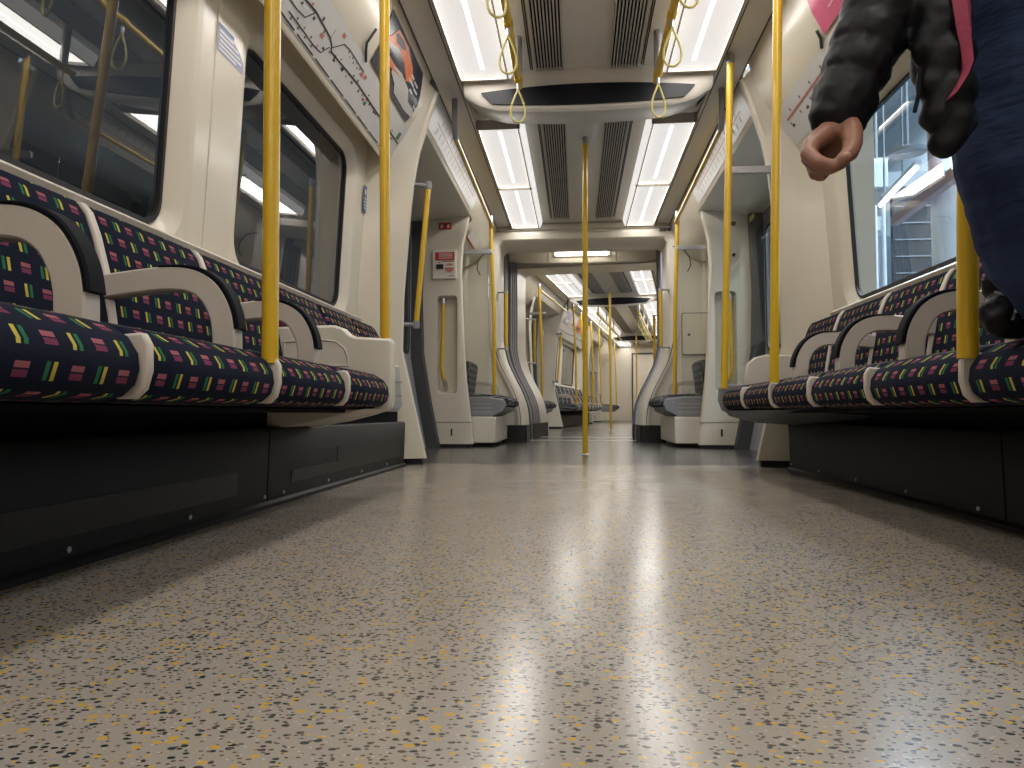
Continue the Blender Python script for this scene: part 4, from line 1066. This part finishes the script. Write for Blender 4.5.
# trunk, neck, head
chain([(.79,1.145,1.03),(.795,1.13,1.12),(.80,1.10,1.25),(.80,1.085,1.36)], [.105,.115,.13,.115])
chain([(.545,1.16,1.32),(.70,1.11,1.40),(.80,1.08,1.42),(.90,1.06,1.40),(.99,1.04,1.34)], [.055,.07,.075,.07,.055])
chain([(.80,1.08,1.42),(.795,1.055,1.52)], [.058,.052])
chain([(.79,1.045,1.56),(.79,1.05,1.63)], [.072,.088])
chain([(.785,.985,1.53),(.787,1.0,1.56)], [.032,.045])          # jaw
chain([(.780,.958,1.605),(.779,.940,1.575)], [.010,.014])       # nose
for dx in (-.083, .083): chain([(.79+dx,1.045,1.60),(.79+dx,1.05,1.57)], [.014,.010])
for dx in (-.022, .022): chain([(.782+dx*.4,.954,1.548),(.782+dx,.96,1.548)], [.008,.006])   # lips
for dx in (-.03, .03): chain([(.782+dx-.012,.965,1.628),(.782+dx+.012,.965,1.628)], [.012,.012])
# legs under the jeans
chain([(.69,1.20,.96),(.69,1.22,.73),(.772,1.31,.515),(1.02,1.50,.50)], [.075,.07,.05,.04])
chain([(.87,1.08,.97),(.64,.80,.52),(.63,.81,.10)], [.075,.055,.04])
blobmesh(body, .0032, 0, smooth=1)('body', 'skin')
blobmesh([((.79,1.08,1.62),(.79,1.085,1.66),.098,.09),((.79,1.10,1.55),(.79,1.09,1.62),.085,.095),((.79,1.11,1.48),(.79,1.10,1.55),.07,.085)], .007, .01, .02)('hair', 'hair')
nl = MB()
for c, r in (((.3125,1.002,.6395),.0058),((.3105,1.0125,.633),.0050)): nl.sphere(hsc(c), r, 10, (1.1,.55,.8))
PR.part('nails', nl, 'nail', label='pale fingernails')
e = MB()
for dx in (-.03, .03): e.sphere((.782+dx, .972, 1.607), .0115, 10)
PR.part('eyes', e, 'whiteink')
# shirt
blobmesh([((.79,1.135,1.06),(.80,1.105,1.2),.132,.15),((.80,1.105,1.2),(.80,1.09,1.36),.15,.13),((.60,1.14,1.33),(.99,1.05,1.33),.07,.07)], .008, .008, .04)('shirt', 'shirt', 'charcoal shirt')
# jeans
jn = [((.662,1.19,1.05),(.672,1.20,.93),.112,.116),((.672,1.20,.93),(.682,1.22,.71),.116,.110),((.682,1.22,.71),(.722,1.25,.565),.110,.094),((.722,1.25,.565),(.772,1.31,.512),.092,.072),
      ((.772,1.31,.512),(.985,1.47,.505),.070,.058),((.70,1.19,1.03),(.88,1.10,1.03),.12,.12),((.87,1.08,.97),(.64,.80,.52),.11,.072),((.64,.80,.52),(.63,.81,.12),.070,.058),((.78,1.13,1.0),(.80,1.12,1.06),.125,.125)]
blobmesh(jn, .008, .012, .05)('jeans', 'denim', 'dark navy jeans')
sh = [((.63,.83,.045),(.605,.70,.036),.045,.034),((1.0,1.50,.50),(1.05,1.55,.53),.04,.04)]
blobmesh(sh, .006)('shoes', 'shoe')
# jacket: quilted sleeve rings, body panels
jk = []
def quilt(a, b, ra, rb, n, puff=.010):
    a, b = Vector(a), Vector(b)
    for i in range(n):
        p, q = a.lerp(b, i/n), a.lerp(b, (i+1)/n); r0 = ra+(rb-ra)*i/n
        m = p.lerp(q, .5)
        jk.append((tuple(p), tuple(m), r0-puff, r0)); jk.append((tuple(m), tuple(q), r0, r0-puff))
quilt((.332,1.087,.745), (.432,1.11,.965), .047, .068, 5, .009)
quilt((.432,1.11,.965), (.565,1.155,1.31), .069, .090, 6, .012)
jk.append(((.329,1.086,.738),(.334,1.087,.752),.040,.042)); jk.append(((.348,1.082,.728),(.356,1.086,.752),.026,.034))
quilt(LA[2], LA[1], .055, .066, 4); quilt(LA[1], LA[0], .068, .082, 5)
quilt((.70,1.13,1.20), (.72,1.11,1.38), .11, .125, 3); quilt((.88,1.09,1.12), (.87,1.07,1.38), .12, .12, 4)
# open front panel hanging on the photo-left side, quilted in swelling bands
quilt((.475,1.06,.93), (.60,1.13,1.25), .030, .085, 4, .007)
jk += [((.456,1.055,.875),(.470,1.055,.915),.026,.034),((.447,1.052,.812),(.468,1.052,.855),.024,.036),((.450,1.05,.762),(.472,1.05,.80),.025,.036),((.455,1.05,.715),(.476,1.05,.75),.025,.034),((.464,1.05,.675),(.478,1.05,.705),.023,.030)]
jk += [((.56,1.158,1.32),(.72,1.11,1.395),.085,.085),((.985,1.04,1.33),(.87,1.07,1.40),.085,.085),((.72,1.14,1.42),(.87,1.11,1.42),.07,.07)]
jk += [((.47,1.09,.80),(.48,1.10,.92),.03,.035)]
blobmesh(jk, .005, .007, .028, 2)('jacket', 'jacket', 'black padded jacket')
z = MB()
zp = [(.492,1.012,1.02),(.476,1.008,.94),(.472,1.005,.875),(.474,1.003,.83),(.477,1.002,.79),(.477,1.000,.768),(.471,1.000,.752),(.462,1.000,.737),(.454,1.000,.725)]
wd = [.0145,.0145,.0135,.011,.0075,.0055,.004,.003,.002]
z.loft([[(p[0]-w*.95, p[1]+.010, p[2]), (p[0], p[1]-.004, p[2]), (p[0]+w*.95, p[1]+.010, p[2]), (p[0], p[1]+.03, p[2])] for p, w in zip(zp, wd)])
PR.part('zip_edge', z, 'piping', label='pink zip tape along the jacket opening')
PR.part('jacket_cord', MB().tube([(.428,1.04,.78),(.424,1.035,.745),(.416,1.033,.715)], .003, 8), 'pad')

# ------------------------------------------------------------------ outside
g = MB().box(-2.7, -2.6, -6, 26, -1, 3.4).box(-2.7, -.9, -6, 26, 3.3, 3.4)
struct('wall_tunnel', g, 'tunnel', M1, 'dark sooty wall outside the left windows', 'wall', closed=True)
def ob(name, label, cat, mb, m, org, kind=None, **kw):
    o = single(name, label, cat, mb, m, M1, org, **kw)
    if kind: o['kind'] = kind
    return o
ob('platform_ground', 'pale platform outside the right windows', 'platform', MB().box(1.75, 9, -5, 30, -.3, -.1), 'pgrey', (4, 5, -.2), 'structure')
ob('wall_platform', 'pale blue wall across the platform outside the right windows', 'wall', MB().box(6.2, 6.3, -5, 30, -.1, 7), 'pwall', (6.25, 5, 0), 'structure')
ob('platform_canopy', 'pale canopy roof over the platform outside', 'roof', MB().prism([(1.9,-5,5.2),(6.3,-5,6.4),(6.3,-5,6.5),(1.9,-5,5.3)], (0,35,0)), 'pwhite', (4, 5, 5.3), 'structure')
t = Thing('platform_sign', 'blank pale sign board hanging outside the right window', 'sign', (2.97, 7.6, 2.8), M1)
t.part('sign_board', MB().box(2.79, 3.16, 7.58, 7.64, 2.63, 2.93), 'pwhite', bevel=.01)
t.part('sign_frame', MB().box(2.77, 3.18, 7.60, 7.66, 2.61, 2.635).box(2.77, 3.18, 7.60, 7.66, 2.925, 2.95), 'pgrey')
for x in (2.90, 3.06): t.part('sign_hanger', MB().tube([(x, 7.63, 2.94), (x, 7.63, 5.4)], .018), 'pgrey')
t = Thing('platform_lamp', 'lit fluorescent batten lamp slanting away outside the right window', 'lamp', (3.0, 7.0, 2.45), M1)
t.part('lamp_housing', MB().prism([(2.97, 6.60, 2.525), (2.97, 7.43, 2.395), (2.97, 7.43, 2.43), (2.97, 6.60, 2.56)], (.06, 0, 0)), 'pwhite')
t.part('lamp_tube', MB().tube([(3.0, 6.63, 2.51), (3.0, 7.40, 2.39)], .022), 'ptube', label='lit tube')
for y, z in ((6.9, 2.475), (7.3, 2.42)): t.part('lamp_hanger', MB().tube([(3.0, y, z), (3.0, y, 5.5)], .010), 'pgrey')
t = Thing('platform_column', 'thick pale column outside the right window near the yellow pole', 'column', (3.25, 6.5, -.1), M1)
t.part('column_shaft', MB().tube([(3.27, 6.5, -.1), (3.27, 6.5, 2.28)], .20, 28), 'pwhite')
t.part('column_post', MB().tube([(3.12, 6.55, 2.28), (3.10, 6.55, 5.5)], .055, 20), 'pbrown', label='slim brownish upper post')
t.part('column_collar', MB().tube([(3.27, 6.5, 2.26), (3.27, 6.5, 2.31)], .21, 28), 'pgrey')
ob('platform_beam', 'sloping pinkish steel beam outside the right window', 'beam', MB().prism([(2.88,5.2,2.28),(2.88,6.9,2.13),(2.88,6.9,2.05),(2.88,5.2,2.17)], (.07,0,0)), 'pbrown', (2.9, 6, 2.2))
t = Thing('waiting_shelter', 'pale shelter with dark glazed panel outside the right window', 'shelter', (3.6, 8.4, -.1), M1)
t.part('dark_panel', MB().box(3.50, 4.3, 8.30, 8.36, 1.35, 2.85), 'pdark', label='dark glazed panel')
t.part('shelter_wall', MB().box(2.95, 3.62, 8.60, 8.66, -.1, 2.36), 'pwall')
t.part('shelter_base', MB().box(3.50, 4.6, 8.28, 8.38, -.1, 1.35), 'pwhite')
sl = MB()
for k in range(7): sl.box(3.52, 4.28, 8.285, 8.30, 1.48+.19*k, 1.492+.19*k)
t.part('panel_slats', sl, 'pgrey')
t.part('shelter_rail', MB().box(2.95, 3.50, 8.45, 8.50, 2.40, 2.56), 'pwhite')
for x in (3.27, 3.36): t.part('shelter_post', MB().tube([(x, 8.2, 0), (x, 8.2, 2.62)], .022), 'pwhite')
t.part('shelter_header', MB().box(3.45, 4.6, 8.28, 8.40, 2.85, 3.02), 'pgrey')
t = Thing('canopy_dish', 'round dark grey dish seen from below outside the right window', 'lamp', (2.92, 6.62, 2.65), M1)
t.part('dish', MB().tube([(2.92, 6.62, 2.63), (2.92, 6.62, 2.66), (2.92, 6.62, 2.69)], [.15, .165, .08], 28), 'pgrey')
t.part('dish_rod', MB().tube([(2.92, 6.62, 2.68), (2.92, 6.62, 5.5)], .015), 'pgrey')

# ------------------------------------------------------------------ lights and world
def area(name, loc, rot, sx, sy, e, col):
    l = bpy.data.lights.new(name, 'AREA'); l.shape = 'RECTANGLE'; l.size = sx; l.size_y = sy; l.energy = e; l.color = col
    o = bpy.data.objects.new(name, l); COL.objects.link(o); o.location = loc; o.rotation_euler = rot; return o
for M, zones in ((M1, ((-2.5, 1.3), (1.3, 3.92), (4.6, 7.15))), (M2, ((-5.0, -1.3), (-1.3, 1.3), (1.3, 3.92), (4.6, 7.15)))):
    for s in (-1, 1):
        for a, b in zones:
            o = area('tube_light', (0,0,0), (0,0,0), .25, b-a-.03, 5.3*(b-a), (1, .965, .91))
            o.matrix_world = M @ Matrix.Translation((s*.574, (a+b)/2, 2.190))
area('platform_fill', (4.2, 7.5, 5.4), (0, 0, 0), 1.2, 12, 1500, (.78, .88, 1))  # added unseen area lamp, brightens the platform with cool light
w = bpy.data.worlds.new('World'); S.world = w; w.use_nodes = True
bg = w.node_tree.nodes['Background']; bg.inputs[0].default_value = (.55, .68, .9, 1); bg.inputs[1].default_value = .05

# ------------------------------------------------------------------ camera
F = 710.0
cam = bpy.data.cameras.new('camera'); co = bpy.data.objects.new('camera', cam); COL.objects.link(co)
cam.sensor_width = 36; cam.lens = F/1024*36; cam.clip_start = .02; cam.clip_end = 200
a = (577-512)/F; b = (384-413.5)/F
yaw = math.atan(a); pitch = math.atan(-b*math.cos(yaw))
fw = Vector((-math.sin(yaw)*math.cos(pitch), math.cos(yaw)*math.cos(pitch), math.sin(pitch)))
rt = Vector((math.cos(yaw), math.sin(yaw), 0)); up = rt.cross(fw)
mw = Matrix((rt, up, -fw)).transposed().to_4x4(); mw.translation = (-.06, 0, .29)
co.matrix_world = mw
S.camera = co
S.view_settings.view_transform = 'Standard'; S.view_settings.look = 'None'; S.view_settings.gamma = 1
S.view_settings.use_curve_mapping = False; S.view_settings.exposure = 0.15
S.cycles.use_denoising = True
S.cycles.max_bounces = 8; S.cycles.diffuse_bounces = 4; S.cycles.glossy_bounces = 4; S.cycles.transparent_max_bounces = 12
S.cycles.sample_clamp_indirect = 6
